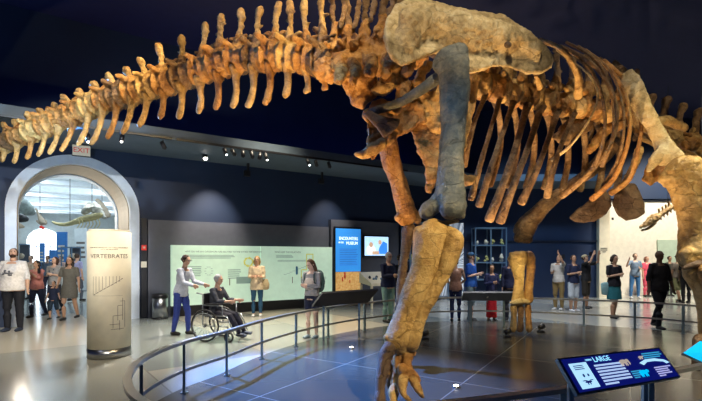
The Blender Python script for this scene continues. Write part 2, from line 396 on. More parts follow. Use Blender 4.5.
# grey wall cladding
mb = MB(); wbox(mb, 1.62, 7.2, -.14, 0, 0, 2.66); struct(mb, 'trim_10', 'clad')
mb = MB(); wbox(mb, 7.25, 10.15, -.20, 0, 0, 2.92); struct(mb, 'trim_11', 'clad')
# dark service door beside the arch
t = thing('service_door', 'narrow navy door panel between the arch and the grey wall', 'door', W(1.5, -.02, 0)); t['kind'] = 'structure'; del t['category']; t.name = 'door_1'; WORLD_OFF[t.name] = t.location.copy()
mb = MB(); wbox(mb, 1.46, 1.60, -.10, -.005, .02, 2.7); mb.build('leaf', 'dark', t, flat=True)
# ------------------------------------------------------------ the bright hall beyond the arch
HV = 22.0; HW = 6.4; HL = -4.0; HH = 4.75
mb = MB(); wbox(mb, HL-.2, HL, AT, HV, 0, HH); struct(mb, 'wall_hall_left', 'room_wall')
mb = MB(); wbox(mb, HW, HW+.2, AT, HV, 0, HH); struct(mb, 'wall_hall_right', 'room_wall')
mb = MB(); wbox(mb, HL-.2, HW+.2, AT, HV+.3, HH, HH+.15); struct(mb, 'ceiling_hall', 'beam')
mb = MB(); wbox(mb, HL, AR*-1.5, AT, AT+.1, 0, HH); wbox(mb, AR*1.5, HW, AT, AT+.1, 0, HH); struct(mb, 'wall_hall_near', 'room_wall')
FU = .39; FR = .92; FS = 2.62                       # far arch
mb = MB(); wbox(mb, HL, FU-FR, HV, HV+.4, 0, HH); wbox(mb, FU+FR, HW, HV, HV+.4, 0, HH)
ao = [(FU+x, z) for x, z in arch_outline(FR, FS, 20)]
for (x0, z0), (x1, z1) in zip(ao[:-1], ao[1:]):
    mb.prism([W(x0, HV, z0), W(x1, HV, z1), W(x1, HV, HH), W(x0, HV, HH)], [W(x0, HV+.4, z0), W(x1, HV+.4, z1), W(x1, HV+.4, HH), W(x0, HV+.4, HH)])
struct(mb, 'wall_hall_far', 'room_wall')
mb = MB(); wbox(mb, FU-1.6, FU+1.6, HV+.5, HV+.55, .4, 4.3); struct(mb, 'window_1', 'daylight')
mb = MB()
for x in (-.4, .35): wbox(mb, FU+x, FU+x+.05, HV+.42, HV+.48, 0, 3.9)
wbox(mb, FU-1.2, FU+1.2, HV+.42, HV+.48, 2.3, 2.36); wbox(mb, FU-1.2, FU+1.2, HV+.42, HV+.48, 0, .4)
struct(mb, 'window_2', 'trim')
for i in range(9):
    mb = MB(); v = AT+1.2+i*2.2; wbox(mb, HL, HW, v, v+.7, HH-.28, HH-.002); wbox(mb, HL, HW, v-.12, v+.82, HH-.10, HH-.004)
    struct(mb, 'trim_%d' % (12+i), 'beam')
for i in range(4):
    o = area(W(1, 4.5+i*4.6, 3.4), W(1, 4.6+i*4.6, HH), 60, (.80, .91, 1), 6, 1.0); area(W(1.2, 5.5+i*4.6, HH-.05), W(1.2, 5.5+i*4.6, 0), 130, (.78, .9, 1), 6, .8)
spot(W(-1.2, 4.0, 3.4), W(.4, .9, 3.0), 500, (1, .90, .74), 90, .2)
spot((-2.0, .5, 7.2), W(0, 0, 3.2), 1400, (.70, .85, 1), 24, .1)
# bright room to the right
spot((13.2, 14.2, 7.3), (13.2, 18.6, 1.7), 2600, (1, .92, .76), 75, .3, .7)
spot((11.5, 14.2, 7.3), (11.3, 15.0, 0), 1700, (1, .93, .82), 70, .4, .7)
# unseen blue area light, added above the ledge to tint the dark ceiling
area(W(4.5, -1.0, 4.75), W(4.5, -1.2, 8), 17, (.04, .16, 1), 13, 1.2)
# lights that graze the walls
for u, z, p in ((3.3, 4.35, 420), (7.2, 4.35, 200)):
    spot(W(u, -1.3, z), W(u, 0, 2.35), p, (1, .86, .70), 58, .05, .9)
spot(W(-2.5, -1.9, 4.3), W(-2.0, 0, 2.0), 20, (.3, .5, 1), 80)
spot(W(-.5, -4.6, 2.9), W(0, -1.0, 4.43), 150, (.6, .8, 1), 110, .3, .9)
spot((7, 12.5, 7.2), (7.4, 17.5, 1.6), 620, (.42, .70, 1), 70, .3, .9)

# ------------------------------------------------------------ platform and railing
RAIL = [(-1.48, 3.02), (-1.86, 3.58), (-2.06, 4.3), (-1.98, 5.1), (-1.69, 5.85), (-1.41, 6.8), (-.99, 7.75), (-.457, 8.6), (.3, 9.45), (1.5, 10.35), (2.94, 10.75),
        (4.3, 10.6), (5.47, 10.1), (6.37, 9.65), (7.0, 9.06), (7.5, 8.0), (7.35, 6.9), (6.4, 5.8), (5.0, 4.85), (3.9, 4.3), (3.1, 3.92), (2.2, 3.5), (1.4, 3.2), (.5, 2.92), (-.4, 2.75), (-1.05, 2.76)]
def closed_spline(pts, k=8):
    out = []; n = len(pts)
    for i in range(n):
        p0, p1, p2, p3 = [Vector(pts[(i+j-1) % n]) for j in range(4)]
        for q in range(k):
            t = q/k; out.append(.5*((2*p1)+(-p0+p2)*t+(2*p0-5*p1+4*p2-p3)*t*t+(-p0+3*p1-3*p2+p3)*t**3))
    return out
RC = closed_spline(RAIL); RH = .66
PO = []
for i in range(len(RC)):
    q = (RC[(i+1) % len(RC)]-RC[i-1]).normalized(); PO.append(RC[i]+Vector((-q.y, q.x))*.14)
o = MB().prism([(p.x, p.y, .035) for p in PO], [(p.x, p.y, 0) for p in PO]).build('display_platform', 'platform', flat=True)
tag(o, 'low dark tiled oval platform under the giant dinosaur skeleton', 'platform')
t = thing('barrier_railing', 'curved metal two-rail barrier with steel posts around the skeleton platform', 'railing', (0, 0, 0))
def band(z, hw, hh, off=0):
    mb = MB(); n = len(RC); k = 0
    for i in range(n):
        p = RC[i]; q = (RC[(i+1) % n]-RC[i-1]).normalized(); nr = Vector((q.y, -q.x))
        for a, b in ((-hw, -hh), (hw, -hh), (hw, hh), (-hw, hh)): mb.v.append(Vector((p.x+nr.x*a, p.y+nr.y*a, z+b)))
    for i in range(n):
        j = (i+1) % n
        for a in range(4): b = (a+1) % 4; mb.f.append((4*i+a, 4*i+b, 4*j+b, 4*j+a))
    return mb
band(RH-.02, .032, .018).build('handrail', 'rail', t, flat=True)
band(.30, .010, .018).build('lower_rail', 'rail', t, flat=True)
POSTS = [(-1.48, 3.02), (-2.0, 4.1), (-1.98, 5.1), (-1.69, 5.85), (-1.41, 6.8), (-.99, 7.75), (-.457, 8.6), (.3, 9.45), (1.5, 10.35), (2.94, 10.75),
        (4.3, 10.6), (5.47, 10.1), (6.37, 9.65), (7.0, 9.06), (7.5, 8.0), (7.35, 6.9), (6.4, 5.8), (5.0, 4.85), (2.55, 3.66), (1.62, 3.28), (-.4, 2.75)]
for x, y in POSTS:
    mb = MB(); mb.box((x, y, .037+(RH-.075)/2), (.03, .045, RH-.075), Matrix.Rotation(math.atan2(y-6.5, x-2.6), 3, 'Z')); mb.box((x, y, .043), (.07, .07, .012))
    mb.build('post', 'steel_blue', t, flat=True)

# ------------------------------------------------------------ sign boards on the railing
def board(corners, th, name, label, cat, group=None):
    """four corners TL TR BR BL of the face; returns thing, mapping (a,b)->point on face, normal"""
    TL, TR, BR, BL = corners; n = (TR-TL).cross(BL-TL).normalized()
    if n.z < 0: n = -n
    base = (BL+BR)/2; t = thing(name, label, cat, (base.x, base.y, 0), 0, group, world=True)
    def at(a, b, h=0): return (TL*(1-a)+TR*a)*(1-b)+(BL*(1-a)+BR*a)*b + n*h
    mb = MB(); mb.prism([at(*q) for q in ((0, 0), (1, 0), (1, 1), (0, 1))], [at(*q, -th) for q in ((0, 0), (1, 0), (1, 1), (0, 1))])
    return t, at, n, mb
TL, TR, BR, BL = P(557, 358.5, 3.16), P(659, 347.3, 3.56), P(681, 377, 3.40), P(577.5, 394.7, 2.97)
t, at, nn, mb = board((TL, TR, BR, BL), .03, 'information_sign', 'tilted navy sign with glowing blue text and animal pictures on the near railing', 'sign')
mb.build('board', 'steel_blue', t, flat=True)
def quad(name, m, pts, h=.004, t=t, at=at):
    return MB().prism([at(a, b, h) for a, b in pts], [at(a, b, h-.003) for a, b in pts]).build(name, m, t, flat=True)
def rect(a0, a1, b0, b1): return [(a0, b0), (a1, b0), (a1, b1), (a0, b1)]
quad('face', 'sign_navy', rect(.025, .985, .05, .96))
quad('size_chart', 'sign_pale', rect(.06, .215, .20, .90), .007)
mb = MB()
for a, b, ra, rb in ((.13, .56, .008, .05), (.17, .56, .007, .04), (.14, .74, .030, .030), (.115, .70, .022, .012), (.172, .70, .018, .012), (.13, .79, .004, .03), (.15, .79, .004, .03)):
    q = [(a+ra*cos(2*pi*i/10), b+rb*sin(2*pi*i/10)) for i in range(10)]; mb.prism([at(x, y, .010) for x, y in q], [at(x, y, .007) for x, y in q])
for i in range(3): mb.prism([at(a, b, .010) for a, b in rect(.085, .17, .27+i*.05, .29+i*.05)], [at(a, b, .007) for a, b in rect(.085, .17, .27+i*.05, .29+i*.05)])
mb.build('chart_figures', 'sign_navy', t, flat=True)
def on_board(s, m, a, b, size, name, at, nn, t, h=.006, align='LEFT'):
    xd = (at(1, b)-at(0, b)).normalized(); yd = nn.cross(xd)
    o = text(s, size, m, t, at(a, b, h)-parent_off(t), (0, 0, 0), name, .001, align)
    o.rotation_euler = Matrix((xd, yd, nn)).transposed().to_euler(); return o
on_board('LIVING', 'sign_head', .222, .15, .020, 'small_heading', at, nn, t)
o = on_board('LARGE', 'sign_head', .29, .165, .060, 'heading', at, nn, t)

def lines(name, m, a0, a1, b0, b1, n, t=t, at=at, ragged=.04, h=.006):
    mb = MB(); dy = (b1-b0)/n
    for i in range(n):
        e = a1-random.random()*ragged; e = a0+(e-a0)*.45 if i == n-1 else e
        q = rect(a0, e, b0+i*dy, b0+i*dy+dy*.55); mb.prism([at(a, b, h) for a, b in q], [at(a, b, h-.002) for a, b in q])
    mb.build(name, m, t, flat=True)
lines('text_block', 'sign_text', .27, .55, .31, .93, 7, ragged=.02)
lines('teal_text_block', 'sign_teal', .56, .68, .62, .86, 4)
lines('caption_text', 'sign_teal', .77, .97, .14, .40, 4)
lines('caption_text', 'sign_mauve', .80, .97, .60, .92, 5)
def animal(name, a, b, s, m, trunk=False):
    mb = MB(); k = 3.2
    def el(ca, cb, ra, rb, n=14):
        q = [(a+s*(ca+ra*cos(2*pi*i/n)), b+s*k*(cb+rb*sin(2*pi*i/n))) for i in range(n)]; mb.prism([at(x, y, .009) for x, y in q], [at(x, y, .006) for x, y in q])
    el(0, 0, 1, .50); el(1.05, -.15, .42, .38)
    for x in (-.72, -.35, .35, .72): el(x, .62, .13, .50, 8)
    if trunk: el(1.35, .45, .16, .5, 8)
    mb.build(name, m, t, flat=True)
animal('elephant_picture', .545, .32, .038, 'animal', True)
animal('rodent_picture', .735, .25, .020, 'animal')
animal('teal_dinosaur_picture', .665, .70, .040, 'sign_cyan')
mb = MB(); q0 = [(.69, .42), (.76, .34), (.86, .34), (.95, .42), (.985, .52), (.95, .54), (.93, .47), (.85, .42), (.77, .42), (.72, .50)]
mb.prism([at(a, b, .008) for a, b in q0], [at(a, b, .006) for a, b in q0]); mb.build('pale_bone_picture', 'sign_pale', t, flat=True)
for px_, py_, D_ in ((570.5, 387, 3.17), (644.5, 377, 3.52)):
    pt = P(px_, py_, D_); mb = MB(); mb.box((pt.x, pt.y, (pt.z+.06)/2), (.035, .035, pt.z-.02)); mb.build('support_post', 'steel_blue', t, flat=True)
# second sign, mostly outside the frame
t2, at2, n2, mb = board((P(700, 341, 4.62), P(772, 352, 4.9), P(750, 385, 4.72), P(683, 353, 4.42)), .03, 'information_sign', 'bright cyan tilted sign cut off by the right edge', 'sign')
mb.build('board', 'steel_blue', t2, flat=True)
MB().prism([at2(a, b, .004) for a, b in rect(.0, .98, .03, .99)], [at2(a, b, .001) for a, b in rect(.0, .98, .03, .99)]).build('face', 'sign_cyan', t2, flat=True)
pt = P(720, 366, 4.72); MB().box((pt.x, pt.y, (pt.z+.04)/2), (.04, .04, pt.z-.04)).build('support_post', 'steel_blue', t2, flat=True)
# dark sign boards at the far side, their backs toward the camera
def back_board(x0, x1, ytop, ybot, D, skew, label, tick=False):
    D2 = D+.42
    a, b = P(x0, ybot, D), P(x1, ybot+skew, D2 if skew else D)
    up = Vector((0, -.22, P(0, ytop, D).z-P(0, ybot, D).z)) ; sh = Vector((.20 if skew else .0, 0, 0))
    c0, c1 = a+up+sh, b+up+sh
    base = (a+b)/2; t = thing('sign_board', label, 'sign', (base.x, base.y, 0), 0, 'dark sign boards seen from behind', world=True)
    n = (b-a).cross(up).normalized(); 
    MB().prism([c0, c1, b, a], [c0+n*.05, c1+n*.05, b+n*.05, a+n*.05]).build('board', 'dark', t, flat=True)
    for q in (.2, .85):
        p = a*(1-q)+b*q; MB().box((p.x, p.y+.03, (p.z+.038)/2), (.04, .04, p.z-.038)).build('support_post', 'steel_blue', t, flat=True)
    if tick:
        p = (a+b)/2+up*.5+sh; MB().box((p.x, p.y-.04, p.z), (.02, .01, .14), Matrix.Rotation(.5, 3, 'Y')).build('tag', 'pale', t, flat=True)
back_board(312, 367, 291, 305, 8.3, -4, 'dark tilted sign board on the railing beside the woman in the grey jacket')
back_board(461, 512, 290.5, 299, 9.9, 0, 'long dark sign board with a pale tick on the far railing', True)
# ------------------------------------------------------------ exhibits along the walls
t = thing('backlit_panel', 'long pale green backlit display panel with diagrams on the grey wall', 'display panel', W(4.73, -.25, 0), WA)
def lb(name, m, x0, x1, y0, y1, z0, z1, par=None, **k):
    mb = MB().box(((x0+x1)/2, (y0+y1)/2, (z0+z1)/2), (x1-x0, y1-y0, z1-z0)); return mb.build(name, m, par, flat=True, **k)
def L_(t):
    return lambda name, m, x0, x1, y0, y1, z0, z1, **k: lb(name, m, x0, x1, y0, y1, z0, z1, t, **k)
b = L_(t); b('plinth', 'black', -2.5, 2.5, .0, .10, 0, .30); b('face', 'mint', -2.55, -.02, -.06, .09, .30, 1.98); b('face', 'mint', .0, 2.5, -.06, .09, .30, 1.98)
text('WHY DO WE SAY DINOSAURS ARE RELATED TO THE OTHER VERTEBRATES?', .065, 'mint_ink', t, (-2.2, -.062, 1.80), (pi/2, 0, 0), 'heading', .001, 'LEFT')
text('WHO ARE THE RELATIVES?', .075, 'mint_ink', t, (.45, -.062, 1.80), (pi/2, 0, 0), 'heading', .001, 'LEFT')
def strips(name, m, x0, x1, z0, z1, n, y, par, rag=.15, th=.45):
    mb = MB(); dz = (z1-z0)/n
    for i in range(n):
        e = x1-random.random()*rag*(x1-x0); mb.box(((x0+e)/2, y, z1-dz*(i+.5)), (e-x0, .003, dz*th))
    mb.build(name, m, par, flat=True)
for a in ((-2.2, -.8, 1.6, 1.72, 3), (-2.15, -1.75, 1.1, 1.4, 6), (-.35, .0-.05, .9, 1.1, 5), (-1.0, -.6, 1.0, 1.3, 5), (.5, 1.1, 1.62, 1.72, 3), (.55, 1.6, 1.5, 1.56, 2), (1.9, 2.3, .9, 1.0, 3)):
    strips('text_block', 'mint_grey', *a, -.062, t)
mb = MB()
for i in range(18):
    q = R(i*20+40); mb.box((-.38+.13*cos(q), -.063, 1.50+.12*sin(q)), (.045, .004, .03+.02*(i%3)))
mb.build('yellow_ring_diagram', 'yellow_ink', t, flat=True)
mb = MB()
for x, z, w_, h_ in ((1.55, 1.5, .03, .5), (1.67, 1.74, .25, .03), (1.66, 1.5, .22, .03), (1.78, 1.62, .03, .25), (1.46, 1.24, .2, .03), (1.45, 1.0, .2, .03), (1.36, 1.1, .03, .25)): mb.box((x, -.063, z), (w_, .004, h_))
mb.build('branch_diagram', 'yellow_ink', t, flat=True)
mb = MB()
for i in range(10): mb.box((.8+i*.1, -.063, 1.10+i*.035), (.1, .004, .012)); mb.box((-1.55+.1*cos(i*.63), -.063, 1.25+.12*sin(i*.63)), (.05, .004, .012))
mb.build('curve_diagram', 'mint_grey', t, flat=True)
mb = MB().tube([(1.2, -.064, 1.12), (1.2, -.064, 1.32)], .035); mb.build('blue_figure_diagram', 'blue_ink', t)
lb('grey_caption', 'mint_grey', -.75, .0-.05, -.066, -.06, .86, 1.06, t)
for x in (-2.32, -.95, 1.05, 1.36): lb('slot', 'ink', x-.012, x+.012, -.066, -.06, .82, 1.02, t)
# steel bin
def bin_(loc, label):
    t = thing('litter_bin', label, 'bin', loc)
    MB().tube([(0, 0, 0), (0, 0, .56)], .20, n=28, cap=False).build('body', 'steel', t)
    MB().tube([(0, 0, .56), (0, 0, .60), (0, 0, .66)], [.21, .215, .19], n=28, cap=False).build('lid', 'black', t)
    MB().tube([(0, 0, .0), (0, 0, .03)], .205, n=28, cap=False).build('base_ring', 'black', t)
bin_(floorpt(160, 318.5), 'brushed steel round bin with black lid left of the green panel')
# blue banner
t = thing('standing_banner', 'tall glowing blue banner with a white heading and orange rock scene', 'banner', W(7.86, -.32, 0), WA)
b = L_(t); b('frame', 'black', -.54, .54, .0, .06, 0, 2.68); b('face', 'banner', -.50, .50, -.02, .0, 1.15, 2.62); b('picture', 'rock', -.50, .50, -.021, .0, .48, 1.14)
text('ENCOUNTERS', .150, 'banner_text', t, (0, -.025, 2.28), (pi/2, 0, 0), 'heading', .002, sx=.78)
text('IN THE', .08, 'banner_text', t, (-.30, -.025, 2.14), (pi/2, 0, 0), 'small_heading', .002, sx=.8)
text('MUSEUM', .150, 'banner_text', t, (.14, -.025, 2.12), (pi/2, 0, 0), 'heading', .002, sx=.8)
strips('text_block', 'banner_small', -.36, .38, 1.35, 1.95, 10, -.023, t, .1, .3)
for x, z, s in ((-.15, 1.0, .10), (-.24, .88, .07), (.05, .80, .05)):
    mb = MB(); mb.box((x, -.025, z), (s*.6, .006, s*1.6)); mb.ball((x, -.025, z+s), (s*.35, .01, s*.35), 8); mb.build('picture_figure', 'red', t)
# television
t = thing('wall_screen', 'lit television on the grey wall showing two people', 'screen', W(9.1, -.24, 0), WA)
b = L_(t); b('bezel', 'black', -.56, .56, -.02, .04, 1.66, 2.42); b('picture', 'screen', -.52, .52, -.025, -.02, 1.70, 2.38)
MB().prism([(.05, -.028, 1.76), (.48, -.028, 1.76), (.46, -.028, 2.15), (.28, -.028, 2.22), (.12, -.028, 2.0)], [(.05, -.024, 1.76), (.48, -.024, 1.76), (.46, -.024, 2.15), (.28, -.024, 2.22), (.12, -.024, 2.0)]).build('shown_blue_shirt', 'screen_blue', t, flat=True)
mb = MB().ball((.14, -.028, 2.18), (.08, .004, .09)).ball((-.25, -.028, 2.08), (.09, .004, .11)); mb.box((-.05, -.028, 1.80), (.3, .005, .12)); mb.build('shown_faces', 'screen_skin', t)
MB().ball((-.25, -.027, 1.9), (.2, .004, .18)).build('shown_white_shirt', 'banner_text', t)
# specimen desk
t = thing('specimen_desk', 'tilted display desk of dark specimens in front of the television wall', 'display desk', W(8.9, -1.3, 0), WA)
MB().prism([(-1.0, -.35, .80), (1.0, -.35, .80), (1.0, .35, 1.15), (-1.0, .35, 1.15)], [(-1.0, -.35, .72), (1.0, -.35, .72), (1.0, .35, .80), (-1.0, .35, .80)]).build('desktop', 'cream', t, flat=True)
for x in (-.95, .0, .95):
    for y in (-.3, .3): lb('leg', 'cream', x-.03, x+.03, y-.03, y+.03, 0, .74, t)
for i in range(18):
    x = -.85+.1*i; y = random.uniform(-.2, .05); z = .80+(y+.35)*.5
    o = MB().ball((0, 0, .03), (.045, .04, .04+random.random()*.03), 8).build('specimen', 'frame_blue' if i % 3 else 'black', flat=False)
    o.location = t.matrix_basis @ Vector((x, y, z)) if False else (W(8.9, -1.3, 0)+U*x+V*y+Vector((0, 0, z)))
    tag(o, 'small dark specimen laid on the tilted display desk', 'specimen', 'specimens on the tilted desk')
# shelf cases
def shelf(loc, rz, wd, ht, cols, rows, label, fill):
    t = thing('display_case', label, 'display case', loc, rz, None)
    b = L_(t); s = .022
    for i in range(cols+1):
        x = -wd/2+wd*i/cols; b('upright', 'frame_blue', x-s, x+s, -s, s, 0, ht); b('upright', 'frame_blue', x-s, x+s, .5-s, .5+s, 0, ht)
    for j in range(rows+1):
        z = .08+(ht-.1)*j/rows; b('shelf', 'frame_blue', -wd/2, wd/2, 0, .5, z-s, z+s)
    b('back_panel', 'navy_wall', -wd/2, wd/2, .5, .53, 0, ht)
    for i in range(cols):
        for j in range(1, rows):
            for k in range(fill):
                x = -wd/2+wd*(i+.2+.6*k/max(1, fill-1))/cols; z = .08+(ht-.1)*j/rows+s; h = random.uniform(.10, .26); r = random.uniform(.06, .10)
                mb = MB()
                if (i+j) % 2: mb.tube([(0, 0, r*.6), (0, 0, h*.5), (random.uniform(-.03, .03), 0, h)], [r, r*1.1, r*.5], n=10)
                else:
                    for q in range(4): mb.ball((random.uniform(-.05, .05), random.uniform(-.04, .04), .05+q*h*.22), (.06, .05, .05), 8)
                mb_min = min(v.z for v in mb.v)
                for v in mb.v: v.z -= mb_min
                yellow = (i+j) % 2 == 0
                o = mb.build('specimen_jar' if not yellow else 'mineral_specimen', 'pale' if not yellow else 'fossil')
                wp = Matrix.Rotation(rz, 3, 'Z') @ Vector((x, .22, z)); o.location = Vector(loc)+wp
                tag(o, ('pale rounded jar' if not yellow else 'knobbly yellow-green specimen')+' on a shelf of the '+('blue-grey case by the far leg' if rz == 0 else 'case behind the near leg'), 'specimen', 'specimens in the '+('far' if rz == 0 else 'near')+' case')
    return t
shelf((5.45, 16.75, 0), 0, 1.2, 2.80, 2, 4, 'blue-grey metal shelf case of specimens against the navy wall', 2)
shelf(W(11.2, -.75, 0), WA, 1.9, 2.95, 2, 4, 'tall dark shelf case partly hidden behind the near hind leg', 3)
spot((5.4, 15.4, 4.3), (5.45, 17, 1.6), 60, (1, .93, .7), 40); spot(W(11.2, -2.0, 4.2), W(11.2, -.4, 1.7), 60, (1, .85, .6), 50)
spot(W(9, -2.8, 4.2), W(9, -1.2, 1.0), 45, (1, .88, .66), 50)
# ray photograph
o = MB().box((4.08, 17.42, 1.55), (.95, .05, 2.95)).build('wall_photograph', 'rays', flat=True); tag(o, 'tall photograph of white light rays on the navy wall', 'photograph')
# door panel and jamb lettering at the right
o = MB().box((13.75, 18.60, 1.2), (1.0, .06, 2.38)).build('frosted_panel', 'green_glass', flat=True); tag(o, 'pale green frosted panel standing on the white wall', 'panel')
mb = MB()
for k, wd in ((0, .30), (1, .30), (2, .14)):
    for q in range(int(wd/.035)): mb.box((10.20-wd/2+q*.035, 17.29, 2.0-k*.07), (.022, .006, .035))
o = mb.build('wall_lettering', 'ink', flat=True); tag(o, 'small dark lettering on the cream wall end', 'lettering')
mb = MB().box((14.75, 15.8, 2.9+.95), (.7, .04, .40)); 
t = thing('hanging_sign', 'small red sign at the right edge beyond the foreleg', 'sign', P(708, 213, 14.5)); lb('board', 'red', -.25, .45, -.02, .02, -.25, .30, t)
for x in (-.2, .4): lb('suspension_rod', 'black', x-.008, x+.008, -.008, .008, .30, 4.45, t)
# exit sign, fire alarm, notice
t = thing('exit_sign', 'small cream exit sign with red letters above the arch', 'sign', W(.10, -.45, 4.25), WA)
lb('housing', 'black', -.20, .20, -.03, .03, -.14, .14, t); lb('face', 'sign_cream', -.185, .185, -.04, -.03, -.125, .125, t); text('EXIT', .17, 'red', t, (0, -.045, 0), (pi/2, 0, 0), 'lettering', .002)
lb('bracket', 'black', -.03, .03, -.03, .45, .16, .20, t)
t = thing('fire_alarm', 'small red fire alarm box beside the arch', 'alarm', W(1.52, -.14, 1.9), WA); lb('housing', 'red', -.06, .06, -.04, .03, -.07, .07, t); lb('strobe', 'pale', -.025, .025, -.055, -.04, -.02, .03, t)
t = thing('wall_notice', 'small cream notice under the fire alarm', 'notice', W(1.52, -.13, 1.45), WA); lb('sheet', 'sign_cream', -.07, .07, -.01, .01, -.08, .08, t)
# pillar
p = floorpt(109.5, 360.5)
t = thing('pillar', 'round cream pillar lettered VERTEBRATES with a steel base', 'pillar', (p.x*(p.y+.34)/p.y, p.y+.34, 0))
PR = .325; PH = 2.07
MB().tube([(0, 0, .16), (0, 0, PH)], PR, n=64, cap=False).build('drum', 'pillar', t)
MB().tube([(0, 0, 0), (0, 0, .16)], PR+.004, n=64, cap=False).build('base_ring', 'steel', t)
MB().tube([(0, 0, PH), (0, 0, PH+.03)], PR-.02, n=48, cap=False).build('cap', 'pale', t)
def wrap(o, r):            # bends flat lettering around the drum
    a0 = math.atan2(-p.y, -p.x)
    for v in o.data.vertices:
        x, y, z = v.co; a = a0 + x/r; rr = r + z; v.co = (rr*cos(a), rr*sin(a), y)
for s, sz, z in (('VERTEBRATES', .098, 1.66), ('LEARN ABOUT VERTEBRATES, THE ANIMALS WITH BACKBONES', .022, 1.80), ('HALL OF VERTEBRATE ORIGINS', .018, 1.77)):
    o = text(s, sz, 'ink', t, (0, 0, 0), (0, 0, 0), 'lettering', .001)
    bm = bmesh.new(); bm.from_mesh(o.data)
    for v in bm.verts: v.co.y += z
    bm.to_mesh(o.data); bm.free(); wrap(o, PR+.002)
mb = MB()
def seg(x0, z0, x1, z1, wd=.006, dash=False):
    n = max(1, int(math.hypot(x1-x0, z1-z0)/.03)); ln = math.hypot(x1-x0, z1-z0)
    nx, nz = -(z1-z0)/ln*wd/2, (x1-x0)/ln*wd/2
    for i in range(n):
        if dash and i % 2: continue
        a, b_ = i/n, (i+1)/n; q = [(x0+(x1-x0)*a, z0+(z1-z0)*a), (x0+(x1-x0)*b_, z0+(z1-z0)*b_)]
        f = [(q[0][0]-nx, q[0][1]-nz), (q[1][0]-nx, q[1][1]-nz), (q[1][0]+nx, q[1][1]+nz), (q[0][0]+nx, q[0][1]+nz)]
        mb.prism([(x, z, .001) for x, z in f], [(x, z, -.001) for x, z in f])
seg(-.24, 1.04, .20, 1.30, .012, True); seg(-.24, 1.04, .20, 1.30, .004)
for i in range(9): x = -.25+.05*i; seg(x, 1.04+.026*i, x, 1.34)
seg(-.25, 1.03, .2, 1.02, .003)
for a in ((.20, .62, .20, .98), (.12, .86, .20, .86), (.12, .62, .12, .86), (.05, .70, .20, .70), (.05, .50, .05, .70), (.0, .56, .15, .56), (.15, .46, .15, .62), (.02, .48, .22, .48), (.24, .5, .24, .93), (.16, .93, .24, .93)): seg(*a, .007)
o = mb.build('line_diagram', 'ink', t, flat=True); wrap(o, PR+.002)
# track lights on the ledge edge
def track_light(loc, tilt, lampm, label, big=1):
    t = thing('track_light', label, 'track light', loc, WA, 'track lights')
    MB().cyl((0, 0, 0), (0, 0, -.10), .012, 8).build('stem', 'black', t)
    d = Vector((sin(tilt), -.3, -cos(tilt))).normalized()
    MB().tube([Vector((0, 0, -.12))-d*.07, Vector((0, 0, -.12))+d*.10*big], .05*big, n=14, cap=False).build('can', 'black', t)
    MB().ball(Vector((0, 0, -.12))+d*.10*big, (.028*big,)*3, 10).build('lens', lampm, t)
for px_, py_, lm, cap in ((122, 139, 'lamp', 'above the arch shoulder'), (88, 139, 'lamp', 'above the exit sign'), (163, 146, 'dark', 'unlit near the bright lamp'), (225, 137.5, 'lamp_cool', 'at the left end of the cluster'), (233, 137, 'dark', 'second in the cluster'), (243, 140, 'dark', 'third in the cluster'), (252, 142, 'dark', 'fourth in the cluster'), (260, 142, 'dark', 'fifth in the cluster'), (266, 146, 'lamp', 'warm lit at the right end of the cluster'), (308, 149, 'lamp_cool', 'lit above the banner'), (316, 151, 'dark', 'unlit above the television'), (329, 154, 'dark', 'unlit above the blue banner')):
    s = (px_-HX)/F; D = (15.2-2.1*1.18)/(1-.627*s); top = 4.43 if True else 0
    loc = Vector((s*D, D, CH+(HY-py_)/F*D+.1)); loc.z = min(loc.z+.05, 4.42)
    o = track_light(loc, random.uniform(-.5, .5), lm, 'small black track light '+cap)
mb = MB(); wbox(mb, 2.0, 9.0, -2.12, -2.06, 4.40, 4.45); o = mb.build('light_track', 'black', flat=True); tag(o, 'long black lighting track along the grey ledge', 'light track')
mb = MB(); wbox(mb, -4, 1.9, -2.12, -2.06, 4.40, 4.45); o = mb.build('light_track', 'black', flat=True); tag(o, 'shorter black lighting track above the arch', 'light track')
for px_, py_ in ((248, 160), (322, 169)):
    s = (px_-HX)/F; D = (15.2-.5)/(1-.627*s); t = thing('ceiling_bracket', 'small dark fitting under the ledge, '+('left one' if px_ < 300 else 'right one'), 'bracket', Vector((s*D, D, 4.43)), WA); lb('arm', 'black', -.03, .03, -.03, .03, -.3, 0, t); lb('head', 'black', -.12, .06, -.05, .05, -.38, -.22, t)
s = (205-HX)/F; D = (15.2-1.0)/(1-.627*s); loc = Vector((s*D, D, 4.43))
t = thing('bright_spotlight', 'dazzling white spotlight under the ledge above the green panel', 'spotlight', loc, WA)
MB().tube([(0, 0, 0), (0, -.03, -.10)], .07, n=16, cap=False).build('can', 'black', t); MB().ball((0, -.04, -.10), (.06, .06, .05), 12).build('lens', 'lamp', t)
spot(loc+Vector((.1, -.3, -.25)), (-2.0, 7.0, 0), 210, (1, .95, .85), 70, .08)

